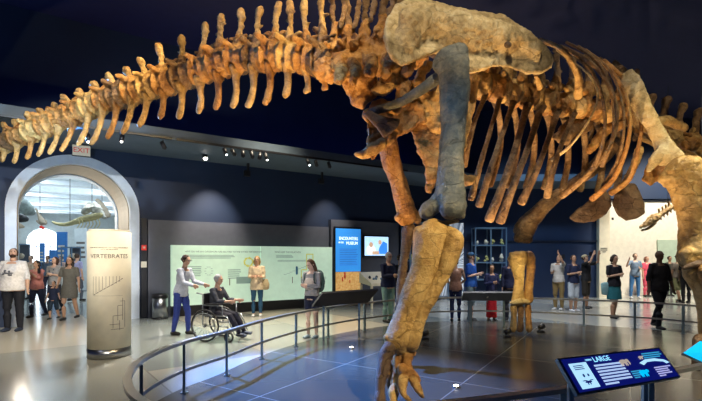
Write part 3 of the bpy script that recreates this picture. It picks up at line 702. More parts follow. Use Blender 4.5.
# ------------------------------------------------------------ things in the far hall
t = thing('hanging_fish_model', 'large grey-green fish model hanging at the left of the hall', 'fish model', P(20, 207, 15), world=True)
MB().stroke([(2, 196, 14.5, 4), (12, 202, 15, 8), (24, 208, 15.5, 8), (33, 213, 16, 3)], .7).build('body', 'silver_fish', t)
MB().plate([(14, 210), (22, 220), (24, 212)], lambda x, y: 14.8, .05).build('fin', 'silver_fish', t); MB().cyl(P(20, 203, 15.2), Vector((P(20, 203, 15.2).x, 15.2, HH)), .01, 6).build('wire', 'black', t)
t = thing('hanging_fish_model', 'dark round fish model hanging below the larger fish', 'fish model', P(19, 218, 13.6), world=True)
MB().stroke([(13, 217, 13.5, 2), (19, 218, 13.6, 4.5), (26, 219, 13.8, 3)], .8).build('body', 'dark', t); MB().cyl(P(19, 216, 13.6), Vector((P(19, 216, 13.6).x, 13.6, HH)), .01, 6).build('wire', 'black', t)
t = thing('hanging_fish_model', 'brown flat-bellied fish model lowest in the hanging group', 'fish model', P(17, 225, 16.9), world=True)
MB().stroke([(9, 222, 16.6, 3), (16, 225, 16.9, 4), (24, 227, 17.2, 1)], .6).build('body', 'reveal', t); MB().cyl(P(15, 224, 16.9), Vector((P(15, 224, 16.9).x, 16.9, HH)), .01, 6).build('wire', 'black', t)
t = thing('hanging_jaw_skeleton', 'small bony skull hanging above the far archway', 'skeleton', P(41, 218, 17), world=True)
mb = MB(); mb.stroke([(36, 209, 17, 1), (39, 215, 17, 1.5), (42, 221, 17, 3), (45, 223, 17, 2)]); mb.stroke([(37, 221, 17, 1), (42, 224, 17, 1.6), (46, 221, 17, 1)]); mb.build('skull', 'reveal', t)
MB().stroke([(41, 227, 17, 1.4), (43, 228, 17, 1.4)]).build('red_tag', 'red', t); MB().cyl(P(40, 214, 17), Vector((P(40, 214, 17).x, 17, HH)), .01, 6).build('wire', 'black', t)
t = thing('hanging_sea_skeleton', 'long yellow backbone skeleton hanging across the bright hall', 'skeleton', P(78, 219, 15), world=True)
yb = [(53, 222, 16, 1.2), (58, 224, 15.9, 1.6), (66, 224.5, 15.7, 2.0), (75, 222, 15.4, 2.6), (84, 219, 15.2, 3.2), (93, 217, 15, 3.6), (101, 215, 14.8, 2.6)]
mb = MB(); mb.stroke(yb); mb.build('backbone', 'yellow_bone', t, voxel=.03, noise=.05, nscale=.08)
for i in range(7):
    x = 78+i*3.4; MB().stroke([(x, 219, 15.1, .5), (x+1.5, 224, 15.0, .5), (x-1, 228, 15.0, .4)], n=6).build('rib', 'yellow_bone', t)
mb = MB(); mb.stroke([(84, 212, 15.2, 3), (92, 207, 15.2, 5), (98, 210, 15, 4), (104, 217, 14.8, 2)]); mb.build('skull', 'pale', t, voxel=.03, noise=.12, nscale=.12)
MB().cyl(P(70, 222, 15.5), Vector((P(70, 222, 15.5).x, 15.5, HH)), .01, 6).build('wire', 'black', t); MB().cyl(P(92, 206, 15.1), Vector((P(92, 206, 15.1).x, 15.1, HH)), .01, 6).build('wire', 'black', t)
t = thing('hanging_brown_skeleton', 'short brown bone model hanging at the right of the arch opening', 'skeleton', P(101, 208, 17), world=True)
MB().stroke([(97, 200, 17, 2.2), (103, 206, 17, 2.2), (108, 216, 17, 3.1)], .6).build('body', 'reveal', t, voxel=.03, noise=.06); MB().cyl(P(102, 204, 17), Vector((P(102, 204, 17).x, 17, HH)), .01, 6).build('wire', 'black', t)
def hall_panel(px0, px1, y0, D, m, label, y1=None, text_=True, cat='banner'):
    a, c = P(px0, y0, D), P(px1, y0, D); z0 = 0 if y1 is None else P(0, y1, D).z
    t = thing('hall_'+cat.replace(' ', '_'), label, cat, ((a.x+c.x)/2, D, 0)); wd = c.x-a.x
    lb('panel', m, -wd/2, wd/2, -.04, .04, z0, a.z, t)
    if text_: strips('text_block', 'pale' if m == 'hall_blue' else 'ink', -wd*.35, wd*.35, z0+(a.z-z0)*.5, z0+(a.z-z0)*.8, 4, -.042, t)
    lb('foot', 'steel', -wd/2, wd/2, -.15, .15, 0, .04, t)
hall_panel(57, 67, 232, 20, 'hall_blue', 'tall blue banner left of the framed drawing in the hall')
hall_panel(49.5, 56, 250, 23, 'hall_blue', 'small blue banner just right of the far archway')
hall_panel(40, 44.5, 243, 27, 'hall_blue', 'narrow blue banner seen in front of the far bright archway')
hall_panel(75, 88, 228, 21, 'room_wall', 'pale framed drawing panel behind the cream pillar', cat='drawing')
def vitrine(px0, px1, y0, D, label):
    a, c = P(px0, y0, D), P(px1, y0, D); wd = c.x-a.x; t = thing('hall_display_case', label, 'display case', ((a.x+c.x)/2, D, 0))
    lb('plinth', 'room_wall', -wd/2, wd/2, -.3, .3, 0, .9, t); h = a.z
    for x in (-wd/2, wd/2):
        for y in (-.3, .3): lb('upright', 'frame_blue', x-.02, x+.02, y-.02, y+.02, .9, h, t)
    lb('top', 'frame_blue', -wd/2-.02, wd/2+.02, -.32, .32, h, h+.05, t); lb('back_panel', 'clad', -wd/2, wd/2, .26, .28, .9, h, t)
    MB().stroke([(px0+3, 258, D, 2), (px1-3, 256, D, 3)]).build('specimen', 'reveal', t, off=Vector(t.location))
vitrine(15, 24, 245, 18, 'glass display case at the left of the bright hall')
vitrine(66, 76, 248, 19, 'glass display case below the framed drawing in the hall')
# skeleton neck at the right in the bright room
t = thing('mounted_neck_skeleton', 'small skull with neck bones mounted in front of the white wall', 'skeleton', P(655, 216, 15), world=True)
mb = MB(); mb.stroke([(641, 227, 15, 1.8), (646, 224, 15, 2.6), (652, 220, 15, 4.2), (657, 217, 15, 4.0)]); mb.build('skull', 'bone_tan', t, voxel=.02, noise=.10, nscale=.10)
MB().stroke([(642, 230.5, 15, 1), (649, 228, 15, 1.4), (655, 223, 15, 1.5)]).build('jaw', 'bone_tan', t)
for i in range(7):
    x = 660+i*3.4; y = 215-i*2.2; mb = MB(); mb.stroke([(x-1.6, y+.8, 15, 2.3), (x+1.5, y-1, 15, 2.3)]); mb.stroke([(x, y, 15, 1.3), (x-1.2, y-6, 15, .9)]); mb.stroke([(x, y, 15, 1.2), (x+1, y+4.5, 15, .8)])
    mb.build('neck_vertebra', 'bone_tan', t, voxel=.025, noise=.03)
MB().cyl(P(668, 207, 15), Vector((P(668, 207, 15).x, 15, HC)), .012, 6).build('wire', 'black', t)
# ------------------------------------------------------------ the dinosaur
DINO = thing('dinosaur_skeleton', 'giant long-necked dinosaur skeleton standing on the dark platform', 'dinosaur skeleton', (1.6, 6.0, 0), world=True)
def Ds(x):                                            # distance of the backbone at a pixel column
    if x < 330: return 5.6+(330-x)/330*2.7
    if x < 470: return 5.6+(x-330)/140*.6
    return 6.2+(x-470)/170*2.0
def lerp(a, b, t): return a+(b-a)*t
# tail: centre, top of the spine, tip of the chevron
TAIL = [((-6, 149), (-8, 128), (-10, 168)), ((6, 143), (4, 124), (1, 163)), ((19, 137), (14, 121), (13, 165)), ((33, 131), (27, 114.5), (26, 161)), ((47, 125), (39, 111), (37, 158)),
        ((61, 119), (54, 104.5), (48, 156)), ((76, 113), (63, 97), (60, 153)), ((91, 106), (79, 91), (77, 147.5)), ((105, 100.5), (93, 84), (90, 147)), ((119, 96), (108, 76), (106, 141)),
        ((134, 91.5), (126, 69.5), (121, 136)), ((149, 87.5), (140, 60), (138, 129)), ((165, 83), (158, 47), (159, 121)), ((183, 77), (181, 38), (178, 121)), ((201, 71), (205, 25), (198, 116)),
        ((219, 65), (221, 17), (215, 112)), ((237, 60), (241, 11), (232, 110.5)), ((255, 58), (260, 9.5), (247, 110)), ((272, 57), (279, 4), (264, 107)), ((289, 56), (290, 3), (284, 100)), ((306, 59), (304, 3), (305, 95)), ((321, 62), (322, -14), (324, 91))]
def vert_side(a, u): return a.cross(u).normalized()
def frame_at(cx, cy, slope):
    D = Ds(cx); c = P(cx, cy, D); a = (P(cx+8, cy+slope*8, Ds(cx+8))-P(cx-8, cy-slope*8, Ds(cx-8))).normalized()
    u = (Vector((0, 0, 1))-a*a.z).normalized(); return D, c, a, u, vert_side(a, u)
for i, (c, s, ch) in enumerate(TAIL):
    cx, cy = c
    nx = TAIL[min(i+1, len(TAIL)-1)][0]; pv = TAIL[max(i-1, 0)][0]
    slope = (nx[1]-pv[1])/(nx[0]-pv[0]); D, cc, a, u, sd = frame_at(cx, cy, slope)
    f = i/(len(TAIL)-1); r = (9.4+6.6*f)*D/F*random.uniform(.94, 1.06); ln = ((nx[0]-pv[0])/2)*D/F*.60*(1.06)
    ln = min(ln*1.0, .30)
    mb = MB()
    k = [(-.50, .96), (-.43, 1.10), (-.33, 1.0), (-.18, .66), (.12, .58), (.30, .84), (.41, 1.08), (.50, .94)]
    tl = random.uniform(-.10, .10)
    mb.tube([cc+a*(ln*q*1.22)+u*r*tl*q for q, _ in k], [(r*w_*1.0, r*w_*.96) for _, w_ in k], ref=u, n=20)
    top = P(s[0], s[1], D); v = top-(cc+u*r*.6); 
    base = cc+u*r*.5; m1 = base+v*.42
    mb.tube([base, base+v*.22, m1], [(r*.36, r*.56), (r*.24, r*.42), (r*.19, r*.30)], ref=a, n=12)      # neural arch
    for q in (-1, 1):
        w0 = cc+u*r*.55+sd*q*r*.5; w1 = w0+sd*q*r*(.50+.45*f)+u*r*.25-a*r*.25
        mb.tube([w0, (w0+w1)/2+u*r*.08, w1], [(r*.27, r*.30), (r*.20, r*.22), (r*.18, r*.14)], ref=u, n=10)   # transverse process
        z0 = base+v*.18+sd*q*r*.28; z1 = z0+a*r*(.72+.3*f)+u*r*.40
        mb.tube([z0, z1], [r*.19, r*.12], ref=u, n=8)                                                       # articular prong
        z2 = base+v*.34-a*r*.55+sd*q*r*.14; mb.tube([base+v*.3, z2], [r*.22, r*.15], ref=u, n=8)
    vt = mb.build('tail_vertebra', ('bone', 'bone_gold', 'bone', 'bone_brown')[(i*7) % 4] if i % 5 else 'bone', DINO, voxel=.016, smooth=1, noise=.04, nscale=.12, noise2=.03)
    m2 = m1; t0 = top
    wv = r*(.29-.05*f)
    sp = MB(); mid = (m2*.5+t0*.5)+a*r*random.uniform(-.12, .12)
    sp.tube([m2-v*.06, m2+(mid-m2)*.5, mid, lerp(mid, t0, .6), t0], [(wv*.95, wv*.9), (wv*.8, wv*.7), (wv*.85, wv*.7), (wv*1.25, wv*.95), (wv*1.15, wv*.9)], ref=a, n=12)
    if i > 12:
        for q in (.25, .6): b0 = lerp(m2, t0, q); sp.tube([b0, b0+a*wv*1.5*random.choice((-1, 1))+u*wv*.6], [wv*.6, wv*.3], ref=u, n=8)
    sp.build('neural_spine', 'bone_tan', vt, voxel=.016, smooth=1, noise=.05, nscale=.07, noise2=.02)
    tip = P(ch[0], ch[1], D); b0 = P(cx-1.5, cy+(7+5*f), D); v = tip-b0
    if i > 19: b0 = b0+a*.03
    cv = MB(); cw = (2.7+1.9*f)*D/F*(1 if i < 20 else .8); bow = a*(.10*v.length)
    cv.tube([b0, b0+v*.22+bow*.4, b0+v*.5+bow*.9, b0+v*.78+bow*.6, tip-v.normalized()*cw], [(cw*1.25, cw*1.3), (cw*.85, cw*.9), (cw*.9, cw*.6), (cw*1.15, cw*.6), (cw*.95, cw*.5)], ref=a, n=12)
    for q in (-1, 1): cv.tube([b0+sd*q*r*.4-v*.04, b0+v*.22+bow*.4], [cw*.7, cw*.7], ref=a, n=8)
    cv.build('chevron_bone', 'bone_tan' if i % 3 else 'bone', DINO, voxel=.014, smooth=1, noise=.02, nscale=.08)

def B(name, m, strokes=(), plates=(), parent=None, voxel=.02, smooth=2, noise=.03, nscale=.15, noise2=0, flat=1.0, label=None):
    mb = MB()
    for s in strokes: mb.stroke(s, flat)
    for o, d, th in plates:
        if not callable(d): dd = d; d = (lambda x, y, dd=dd: dd)
        mb.plate(o, d, th)
    o = mb.build(name, m, parent or DINO, voxel=voxel, smooth=smooth, noise=noise, nscale=nscale, noise2=noise2)
    if label: o['label'] = label
    return o
# sacral vertebrae
for i, (x, y, tx, ty, w_) in enumerate(((336, 66, 334, -22, 4.5), (350, 66, 350, -30, 5), (366, 60, 371, -28, 5), (384, 58, 388, -26, 6), (404, 58, 404, -30, 6))):
    D = Ds(x)
    B('sacral_vertebra', 'bone', [[(x-9, y+3, D, 15), (x, y, D, 12), (x+9, y-3, D+.05, 15)], [(x, y-8, D, 8), (x-3, y-25, D-.05, 6), (x, y-38, D, 5)], [(x, y-5, D, 7), (x+5, y+5, D-.45, 6), (x+3, y+14, D-.75, 5)],
        [(x-4, y-16, D-.1, 4), (x-11, y-24, D-.25, 2.5)], [(x+3, y-18, D-.1, 4), (x+11, y-30, D-.2, 2.2)]], noise=.14, nscale=.16, noise2=.04)
    B('neural_spine', 'bone_brown', [[(x, y-32, D, w_), (lerp(x, tx, .5)-3, lerp(y, ty, .6), D+.05, w_*.7), (tx, ty, D, w_*1.1)], [(x+4, y-38, D-.1, 3), (x+9, y-60, D, 3.4), (x+6, y-88, D, 2.6)]], noise=.08, nscale=.10, noise2=.02, flat=.6)
# dorsal vertebrae under the ilium and through the rib cage
for i in range(11):
    x = 474+i*16.0; y = 82+i*4.2 if i < 6 else 103+(i-5)*2.6; D = Ds(x); r = 14.5-.45*i
    vt = B('dorsal_vertebra', 'bone' if i % 2 else 'bone_tan', [[(x-7.5, y-1, D-.06, r*1.0), (x-5, y-.5, D-.04, r*1.04), (x-1, y, D, r*.70), (x+3, y+1, D+.03, r*.74), (x+6, y+2, D+.06, r*1.0)], [(x, y-8, D, 6), (x+2, y-22, D, 5)],
        [(x, y-14, D-.1, 4), (x-3, y-17, D-.35, 3)], [(x, y-12, D, 4.5), (x+8, y-16, D+.5, 3.4)]], noise=.05, nscale=.12, noise2=.03)
    B('neural_spine', 'bone_brown', [[(x+2, y-18, D, 4.5), (x+3, y-34, D, 3.2), (x+1, y-50+i*.6, D, 4.4)], [(x+1, y-26, D, 3), (x+7, y-32, D+.1, 2.2)]], parent=vt, noise=.05, nscale=.10, flat=.7)
# neck vertebrae at the right
for i, (x, y) in enumerate(((650, 132), (665, 134), (681, 141), (697, 146), (712, 150))):
    D = Ds(x)
    vt = B('neck_vertebra', 'bone_tan' if i % 2 else 'bone', [[(x-8, y-3, D, 8), (x, y, D, 6.5), (x+9, y+4, D, 8.5)], [(x, y-4, D, 5), (x-3, y-14, D, 4)], [(x, y, D-.1, 4), (x+5, y+6, D-.4, 3)], [(x-2, y-8, D-.2, 3), (x+10, y-6, D-.3, 2)]], noise=.10, nscale=.12, noise2=.03)
    B('neural_spine', 'bone_brown', [[(x-2, y-12, D, 4), (x-1, y-25, D, 3), (x+2, y-34, D, 4.5)]], parent=vt, noise=.05, nscale=.1)
    B('neck_rib', 'bone_tan', [[(x-10, y+6, D-.35, 2.2), (x+6, y+14, D-.3, 1.8), (x+28, y+27, D-.2, .9)]], noise=.01, voxel=.014)
# ribs: near side
NR = [(((484, 98), (476, 118), (469, 142), (464, 166)), 3.6), (((499, 102), (491, 128), (481, 162), (471, 199)), 3.6), (((512, 106), (503, 132), (491, 168), (479, 206)), 4.0),
      (((526, 110), (516, 146), (504, 182), (489, 220)), 4.8), (((539, 114), (528, 148), (514, 184), (500, 222)), 4.6), (((556, 116), (546, 146), (535, 174), (521, 203)), 4.2), (((572, 119), (562, 143), (553, 170), (547, 197)), 3.6)]
for pts, w_ in NR:
    o = [(p[0], p[1], Ds(pts[0][0])-(.15, .55, .60, .45)[k], w_*(.85, .72, .86, 1.08)[k]) for k, p in enumerate(pts)]
    B('rib', 'bone_brown', [[(pts[0][0]+3, pts[0][1]-9, Ds(pts[0][0]), w_*1.3)]+o], noise=.012, flat=.5, voxel=.016)
LR = [(((560, 46), (590, 62), (611, 90), (617, 122), (606, 152), (586, 176), (562, 196)), 3.4, 'bone_brown'), (((585, 50), (612, 72), (628, 104), (628, 142), (614, 178), (592, 199)), 3.2, 'bone'),
      (((604, 60), (630, 86), (641, 122), (638, 150), (630, 178), (611, 193)), 3.2, 'bone'), (((540, 40), (562, 50), (577, 74), (578, 97)), 4.2, 'bone_tan'),
      (((548, 44), (580, 58), (600, 88), (605, 126), (598, 158), (583, 180)), 2.8, 'bone_brown'), (((566, 42), (598, 62), (612, 98), (613, 136), (602, 166)), 2.6, 'bone_brown'), (((578, 46), (606, 66), (621, 98), (624, 130), (618, 160), (603, 186)), 2.2, 'bone_brown'),
      (((556, 50), (588, 74), (598, 96), (588, 122), (570, 146), (552, 160)), 2.0, 'bone_cream'), (((528, 62), (536, 76), (540, 88)), 3.2, 'bone_tan')]
for pts, w_, m in LR:
    n = len(pts); D0 = Ds(pts[0][0])
    o = [(p[0], p[1], D0-.10-.75*sin(pi*min(1, (k+.6)/n)), w_*.78*(.75+.6*(k/(n-1))**3)) for k, p in enumerate(pts)]
    B('rib', m, [o], noise=.012, flat=.7, voxel=.014, smooth=1)
# ribs: far side
for i in range(8):
    x = 492+i*17; y = 102+i*3.4; D = Ds(x)
    B('rib', 'bone_brown', [[(x, y-8, D+.1, 4), (x+7, y+14, D+.6, 3.2), (x+8, y+46, D+.95, 3.2), (x-2+i, y+84-i*2.5, D+.8, 3.6)]], noise=.012, flat=.5, voxel=.018)
for i in range(5):
    x = 560+i*15; D = Ds(x)+.6
    B('rib', 'bone_brown', [[(x-6, 50+i*3, D-.4, 2.6), (x+16, 66+i*4, D+.1, 2.2), (x+24, 100+i*3, D+.5, 2.0), (x+14, 140, D+.6, 2.4)]], noise=.01, flat=.6, voxel=.018)
# pelvis
IL = [(384, 37), (386, 18), (394, 5), (408, -1), (427, -2), (446, 4), (466, 9), (486, 13), (500, 14), (514, 22), (530, 31), (545, 43), (554, 58), (552, 68), (541, 74), (526, 73), (510, 68), (494, 66), (481, 70), (470, 73), (463, 56), (452, 46), (438, 50), (425, 56), (414, 62), (402, 66), (393, 60), (387, 50)]
dil = lambda x, y: 4.95+(x-385)/170*.75+max(0, (30-y))*.012
ilium = B('ilium', 'bone_cream', [[(406, 28, 4.98, 20, .42), (430, 26, 5.08, 21, .42), (462, 38, 5.22, 23, .42), (500, 44, 5.4, 20, .42), (534, 58, 5.55, 12, .5)], [(402, 48, 4.97, 11, .5), (410, 34, 4.98, 14, .5)]], [(IL, dil, .16)], voxel=.024, smooth=4, noise=.07, nscale=.30, noise2=.035, label='cream weathered hip blade')
MB().stroke([(507, 44.5, 5.26, 3), (509, 45, 5.3, 2.6)]).build('fossil_pit', 'bone_dark', ilium)
B('far_ilium', 'bone_dark', [[(412, 40, 6.4, 12), (470, 48, 6.7, 16), (540, 62, 7.1, 12)]], noise=.08, flat=.4)
B('pubis', 'bone', [], [([(364, 113), (372, 101), (384, 99), (392, 106), (403, 98), (402, 84), (412, 81), (413, 99), (424, 108), (426, 120), (408, 131), (395, 140), (383, 148), (372, 160), (367, 150), (368, 132)], lambda x, y: 5.35+(x-365)*.004, .12)], voxel=.02, smooth=4, noise=.12, nscale=.2, noise2=.03)
B('pubis_face', 'bone_dark', [], [([(363, 114), (369, 110), (378, 114), (390, 118), (401, 119), (398, 128), (391, 134), (384, 138), (378, 130), (371, 122)], 5.22, .07)], smooth=3, noise=.03, label='smooth dark brown face')
B('pubis_knob', 'bone_tan', [[(357, 154, 5.35, 3.4), (363, 154, 5.35, 4.6), (371, 151, 5.35, 6.8), (382, 143, 5.35, 6)]], smooth=2, noise=.05)
B('sacral_rib', 'bone', [], [([(338, 74), (352, 77), (364, 74), (376, 72), (378, 90), (374, 98), (362, 107), (353, 101), (346, 90)], lambda x, y: 5.2+(y-70)*.006, .10)], voxel=.02, smooth=4, noise=.14, nscale=.18, noise2=.03)
B('sacral_rib', 'bone_tan', [[(378, 92, 5.25, 6), (388, 82, 5.2, 8), (394, 70, 5.2, 9), (390, 58, 5.3, 8)]], noise=.12, nscale=.14, noise2=.04, flat=.5)
B('sacral_rib', 'bone', [[(404, 76, 5.3, 5), (402, 92, 5.2, 7), (397, 108, 5.3, 6), (388, 106, 5.4, 5)], [(402, 66, 5.3, 5), (404, 80, 5.3, 5)]], noise=.10, nscale=.13, noise2=.03)
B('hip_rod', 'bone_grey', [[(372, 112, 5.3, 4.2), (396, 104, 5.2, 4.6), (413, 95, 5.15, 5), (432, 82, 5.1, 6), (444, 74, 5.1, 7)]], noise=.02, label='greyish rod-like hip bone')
B('ischium', 'bone', [], [([(410, 128), (414, 108), (424, 98), (440, 94), (443, 120), (441, 150), (438, 172), (432, 194), (427, 192), (425, 170), (418, 148)], lambda x, y: 5.75, .12)], voxel=.02, smooth=4, noise=.11, nscale=.18, noise2=.03)
B('ischium', 'bone_tan', [[(428, 66, 5.6, 5), (418, 82, 5.5, 6), (422, 100, 5.6, 10), (430, 118, 5.7, 9)], [(446, 78, 5.5, 8), (436, 104, 5.6, 8), (437, 130, 5.7, 7)]], noise=.12, nscale=.13, noise2=.04)
B('pubis', 'bone_tan', [[(470, 70, 5.7, 7), (470, 92, 5.7, 7), (466, 120, 5.6, 6), (463, 150, 5.5, 3)], [(462, 176, 5.6, 3), (467, 181, 5.6, 5.5), (473, 178, 5.65, 4)]], noise=.06, nscale=.12)
# far hind leg
B('far_femur', 'bone', [[(388, 140, 6.2, 10), (389, 152, 6.2, 10.5), (394, 170, 6.25, 9), (400, 188, 6.25, 8.8), (405, 205, 6.25, 9.6), (408, 216, 6.25, 11)], [(398, 217, 6.2, 5), (404, 222, 6.2, 5)], [(414, 214, 6.3, 6), (418, 220, 6.3, 5)], [(396, 146, 6.15, 3), (399, 168, 6.15, 3), (404, 196, 6.2, 3)]], voxel=.022, noise=.05, nscale=.2, flat=.8, label='orange thigh bone of the far hind leg')
B('far_shin_bone', 'bone_brown', [[(409, 229, 6.3, 7), (405, 252, 6.35, 4.6), (401, 282, 6.4, 4.4), (401, 312, 6.45, 5), (402, 325, 6.45, 6)]], noise=.03)
B('far_foot_bone', 'bone_brown', [[(398, 330, 6.4, 7), (404, 345, 6.2, 5), (410, 354, 6.1, 4)], [(394, 330, 6.5, 6), (392, 350, 6.4, 5), (393, 363, 6.25, 4)]], noise=.03)
# near hind leg
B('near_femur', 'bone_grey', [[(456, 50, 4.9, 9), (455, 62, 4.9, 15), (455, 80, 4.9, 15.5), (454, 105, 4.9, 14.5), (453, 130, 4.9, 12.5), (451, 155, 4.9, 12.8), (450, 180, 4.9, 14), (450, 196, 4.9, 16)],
     [(438, 67, 4.95, 7), (446, 58, 4.92, 11), (461, 52, 4.9, 10)], [(452, 196, 4.85, 12), (452, 210, 4.82, 13.5)], [(428, 206, 4.98, 8), (427, 213, 4.98, 9)], [(440, 200, 4.95, 9), (432, 208, 4.95, 9)], [(462, 204, 4.88, 5), (461, 217, 4.88, 5)]], voxel=.024, smooth=3, noise=.06, nscale=.28, noise2=.012, flat=.75, label='grey thigh bone of the near hind leg, darkened to paint in its shade')
B('cartilage_cap', 'bone_tan', [[(434, 221, 4.95, 2.4), (444, 223, 4.92, 2.8), (458, 221, 4.9, 2.2)]], noise=.02, label='pale cap under the thigh bone')
B('near_tibia', 'bone_gold', [[(432, 226, 4.9, 11), (433, 234, 4.88, 17), (430, 250, 4.86, 16.5), (423, 279, 4.84, 15), (412, 308, 4.82, 13.5), (404, 328, 4.8, 14.5), (400, 341, 4.8, 15.5), (401, 347, 4.8, 12)], [(444, 232, 4.9, 9), (455, 240, 4.86, 9)], [(419, 230, 4.95, 6), (417, 262, 4.95, 6), (406, 300, 4.9, 7), (394, 332, 4.86, 8)]], voxel=.022, smooth=3, noise=.05, nscale=.3, flat=.7, label='tan shin bone of the near hind leg')
B('near_fibula', 'bone_gold', [[(448, 232, 4.84, 8), (454, 241, 4.78, 10), (450, 256, 4.77, 9.5), (440, 279, 4.76, 7.5), (426, 306, 4.75, 6.5), (417, 328, 4.74, 7), (411, 345, 4.74, 8)]], voxel=.02, smooth=2, noise=.04, nscale=.2, flat=.8, label='slimmer shin bone crossing in front')
B('heel_bone', 'bone_tan', [[(387, 337, 4.78, 4), (396, 347, 4.78, 4.4), (406, 351, 4.78, 5)]], noise=.03)
B('metatarsal', 'bone_dark', [[(391, 346, 4.75, 7), (386, 356, 4.72, 7), (382, 374, 4.66, 6), (380, 390, 4.6, 5.5), (380, 402, 4.56, 6)]], noise=.03, label='dark brown smooth foot bone')
B('metatarsal', 'bone', [[(409, 352, 4.78, 7), (407, 362, 4.76, 5), (409, 374, 4.74, 5.5)]], noise=.06, nscale=.1, noise2=.02)
B('metatarsal', 'bone', [[(399, 356, 4.82, 6), (396, 370, 4.8, 5), (394, 386, 4.78, 5)]], noise=.06, nscale=.1, noise2=.02)
B('metatarsal', 'bone_brown', [[(388, 366, 4.85, 5), (390, 384, 4.85, 4), (392, 393, 4.85, 4.2)]], noise=.05, nscale=.1)
for s in ([(404, 378, 4.66, 5.5), (402, 388, 4.58, 5), (405, 396, 4.5, 3.4), (410, 400, 4.45, 2)], [(412, 378, 4.68, 4.8), (416, 386, 4.6, 4.5), (420, 393, 4.52, 3), (423, 397, 4.5, 1.5)], [(394, 388, 4.7, 5), (393, 398, 4.6, 4.5), (395, 406, 4.5, 3)]):
    B('toe_claw', 'bone_tan', [s], noise=.04, nscale=.1)
B('toe_bone', 'bone', [[(402, 368, 4.70, 5.5), (405, 376, 4.68, 5)], [(411, 372, 4.7, 4.5), (416, 379, 4.68, 4)]], noise=.06, nscale=.1)
# shoulder and fore legs
B('near_scapula', 'bone_cream', [[(627, 72, 7.0, 5.5), (631, 82, 6.95, 9), (637, 96, 6.9, 9), (645, 112, 6.85, 8), (654, 128, 6.8, 7.5), (664, 146, 6.75, 9), (672, 160, 6.7, 12)], [(664, 150, 6.7, 6), (655, 160, 6.75, 6), (648, 172, 6.8, 3)]], voxel=.022, smooth=3, noise=.05, nscale=.2, flat=.35, label='pale shoulder blade')
B('coracoid', 'bone', [], [([(655, 150), (668, 152), (678, 164), (672, 176), (660, 180), (650, 186), (641, 180), (645, 168)], lambda x, y: 6.95, .10)], smooth=4, noise=.08)
B('near_humerus', 'bone_gold', [[(676, 170, 6.4, 16), (686, 176, 6.4, 20), (694, 192, 6.4, 20), (698, 212, 6.4, 18), (700, 232, 6.4, 17.5), (699, 250, 6.4, 19), (696, 262, 6.4, 17)], [(664, 176, 6.45, 7), (678, 186, 6.45, 9), (688, 202, 6.45, 9)], [(708, 172, 6.3, 12), (710, 195, 6.3, 11)], [(687, 252, 6.35, 7), (688, 262, 6.35, 6)]], voxel=.026, smooth=3, noise=.09, nscale=.25, noise2=.03, flat=.6, label='mottled tan upper bone of the near foreleg')
B('near_ulna', 'bone_gold', [[(692, 272, 6.4, 9), (699, 284, 6.4, 8), (704, 300, 6.35, 7.5), (708, 330, 6.3, 8), (709, 350, 6.3, 9)]], noise=.04, nscale=.2)
B('near_elbow', 'bone_dark', [[(684, 268, 6.3, 2.5), (694, 265, 6.3, 4), (706, 262, 6.3, 5)]], noise=.02, label='dark elbow piece')
B('near_radius', 'bone', [[(706, 272, 6.2, 8), (716, 300, 6.2, 7), (718, 345, 6.2, 8)]], noise=.04)
for k in range(3): B('near_metacarpal', 'bone_brown' if k == 0 else 'bone', [[(700+k*9, 340+k*2, 6.25-.05*k, 6.5), (698+k*9, 352+k*2, 6.2, 5), (699+k*9, 364+k, 6.15, 6)]], noise=.04)
B('far_humerus', 'bone_brown', [[(612, 146, 8.4, 8), (602, 158, 8.5, 7), (590, 172, 8.6, 6), (572, 184, 8.7, 5.5), (556, 196, 8.75, 6), (542, 208, 8.8, 7.5), (530, 221, 8.85, 9.5), (523, 231, 8.9, 11)], [(517, 238, 8.9, 5), (529, 239, 8.9, 5)]], voxel=.026, noise=.05, nscale=.2, flat=.7, label='long dark upper bone of the far foreleg')
B('far_radius', 'bone_gold', [[(517, 258, 9.0, 9.5), (518, 266, 9.0, 7.5), (519, 281, 9.0, 4.8), (518, 295, 9.0, 5.5), (518, 301, 9.0, 7)], [(511, 254, 9.0, 3), (524, 254, 9.0, 3.5)]], voxel=.026, noise=.05, flat=.8)
B('far_ulna', 'bone', [[(529, 256, 9.1, 5.5), (531, 268, 9.1, 4.4), (529, 284, 9.1, 4.2), (528, 300, 9.1, 5)]], voxel=.026, noise=.04)
B('far_wrist', 'bone_cream', [[(512, 303, 8.95, 2.4), (520, 301, 8.9, 3), (528, 302, 8.95, 2.4)]], voxel=.026, noise=.03)
for x0, x1, m in ((513.5, 513, 'bone_tan'), (520.5, 520, 'bone_brown'), (528, 529, 'bone')):
    B('far_metacarpal', m, [[(x0, 307, 9.0, 3.6), (x0+.3, 318, 8.98, 2.8), (x1, 329.5, 8.95, 3.4)]], voxel=.022, noise=.02)
B('breast_plate', 'bone_dark', [], [([(569, 218), (575, 211), (583, 205), (590, 199), (598, 190), (606, 190), (611, 197), (612, 206), (606, 214), (596, 221), (584, 223), (575, 222)], lambda x, y: 7.9, .07)], smooth=4, noise=.04, label='left flat dark plate hanging under the ribs')
B('breast_plate', 'bone_dark', [], [([(612, 203), (615, 193), (622, 188), (629, 183), (636, 184), (640, 192), (645, 205), (645, 213), (636, 219), (626, 221), (618, 216)], lambda x, y: 7.7, .07)], smooth=4, noise=.04, label='right flat dark plate hanging under the ribs')
B('chest_bone', 'bone', [[(590, 150, 7.8, 4), (606, 130, 7.9, 5), (620, 126, 7.9, 5)]], noise=.05, nscale=.1)
B('chest_bone', 'bone_brown', [[(560, 140, 7.4, 8), (572, 128, 7.5, 9), (590, 124, 7.7, 7)]], noise=.08, nscale=.12, flat=.5)
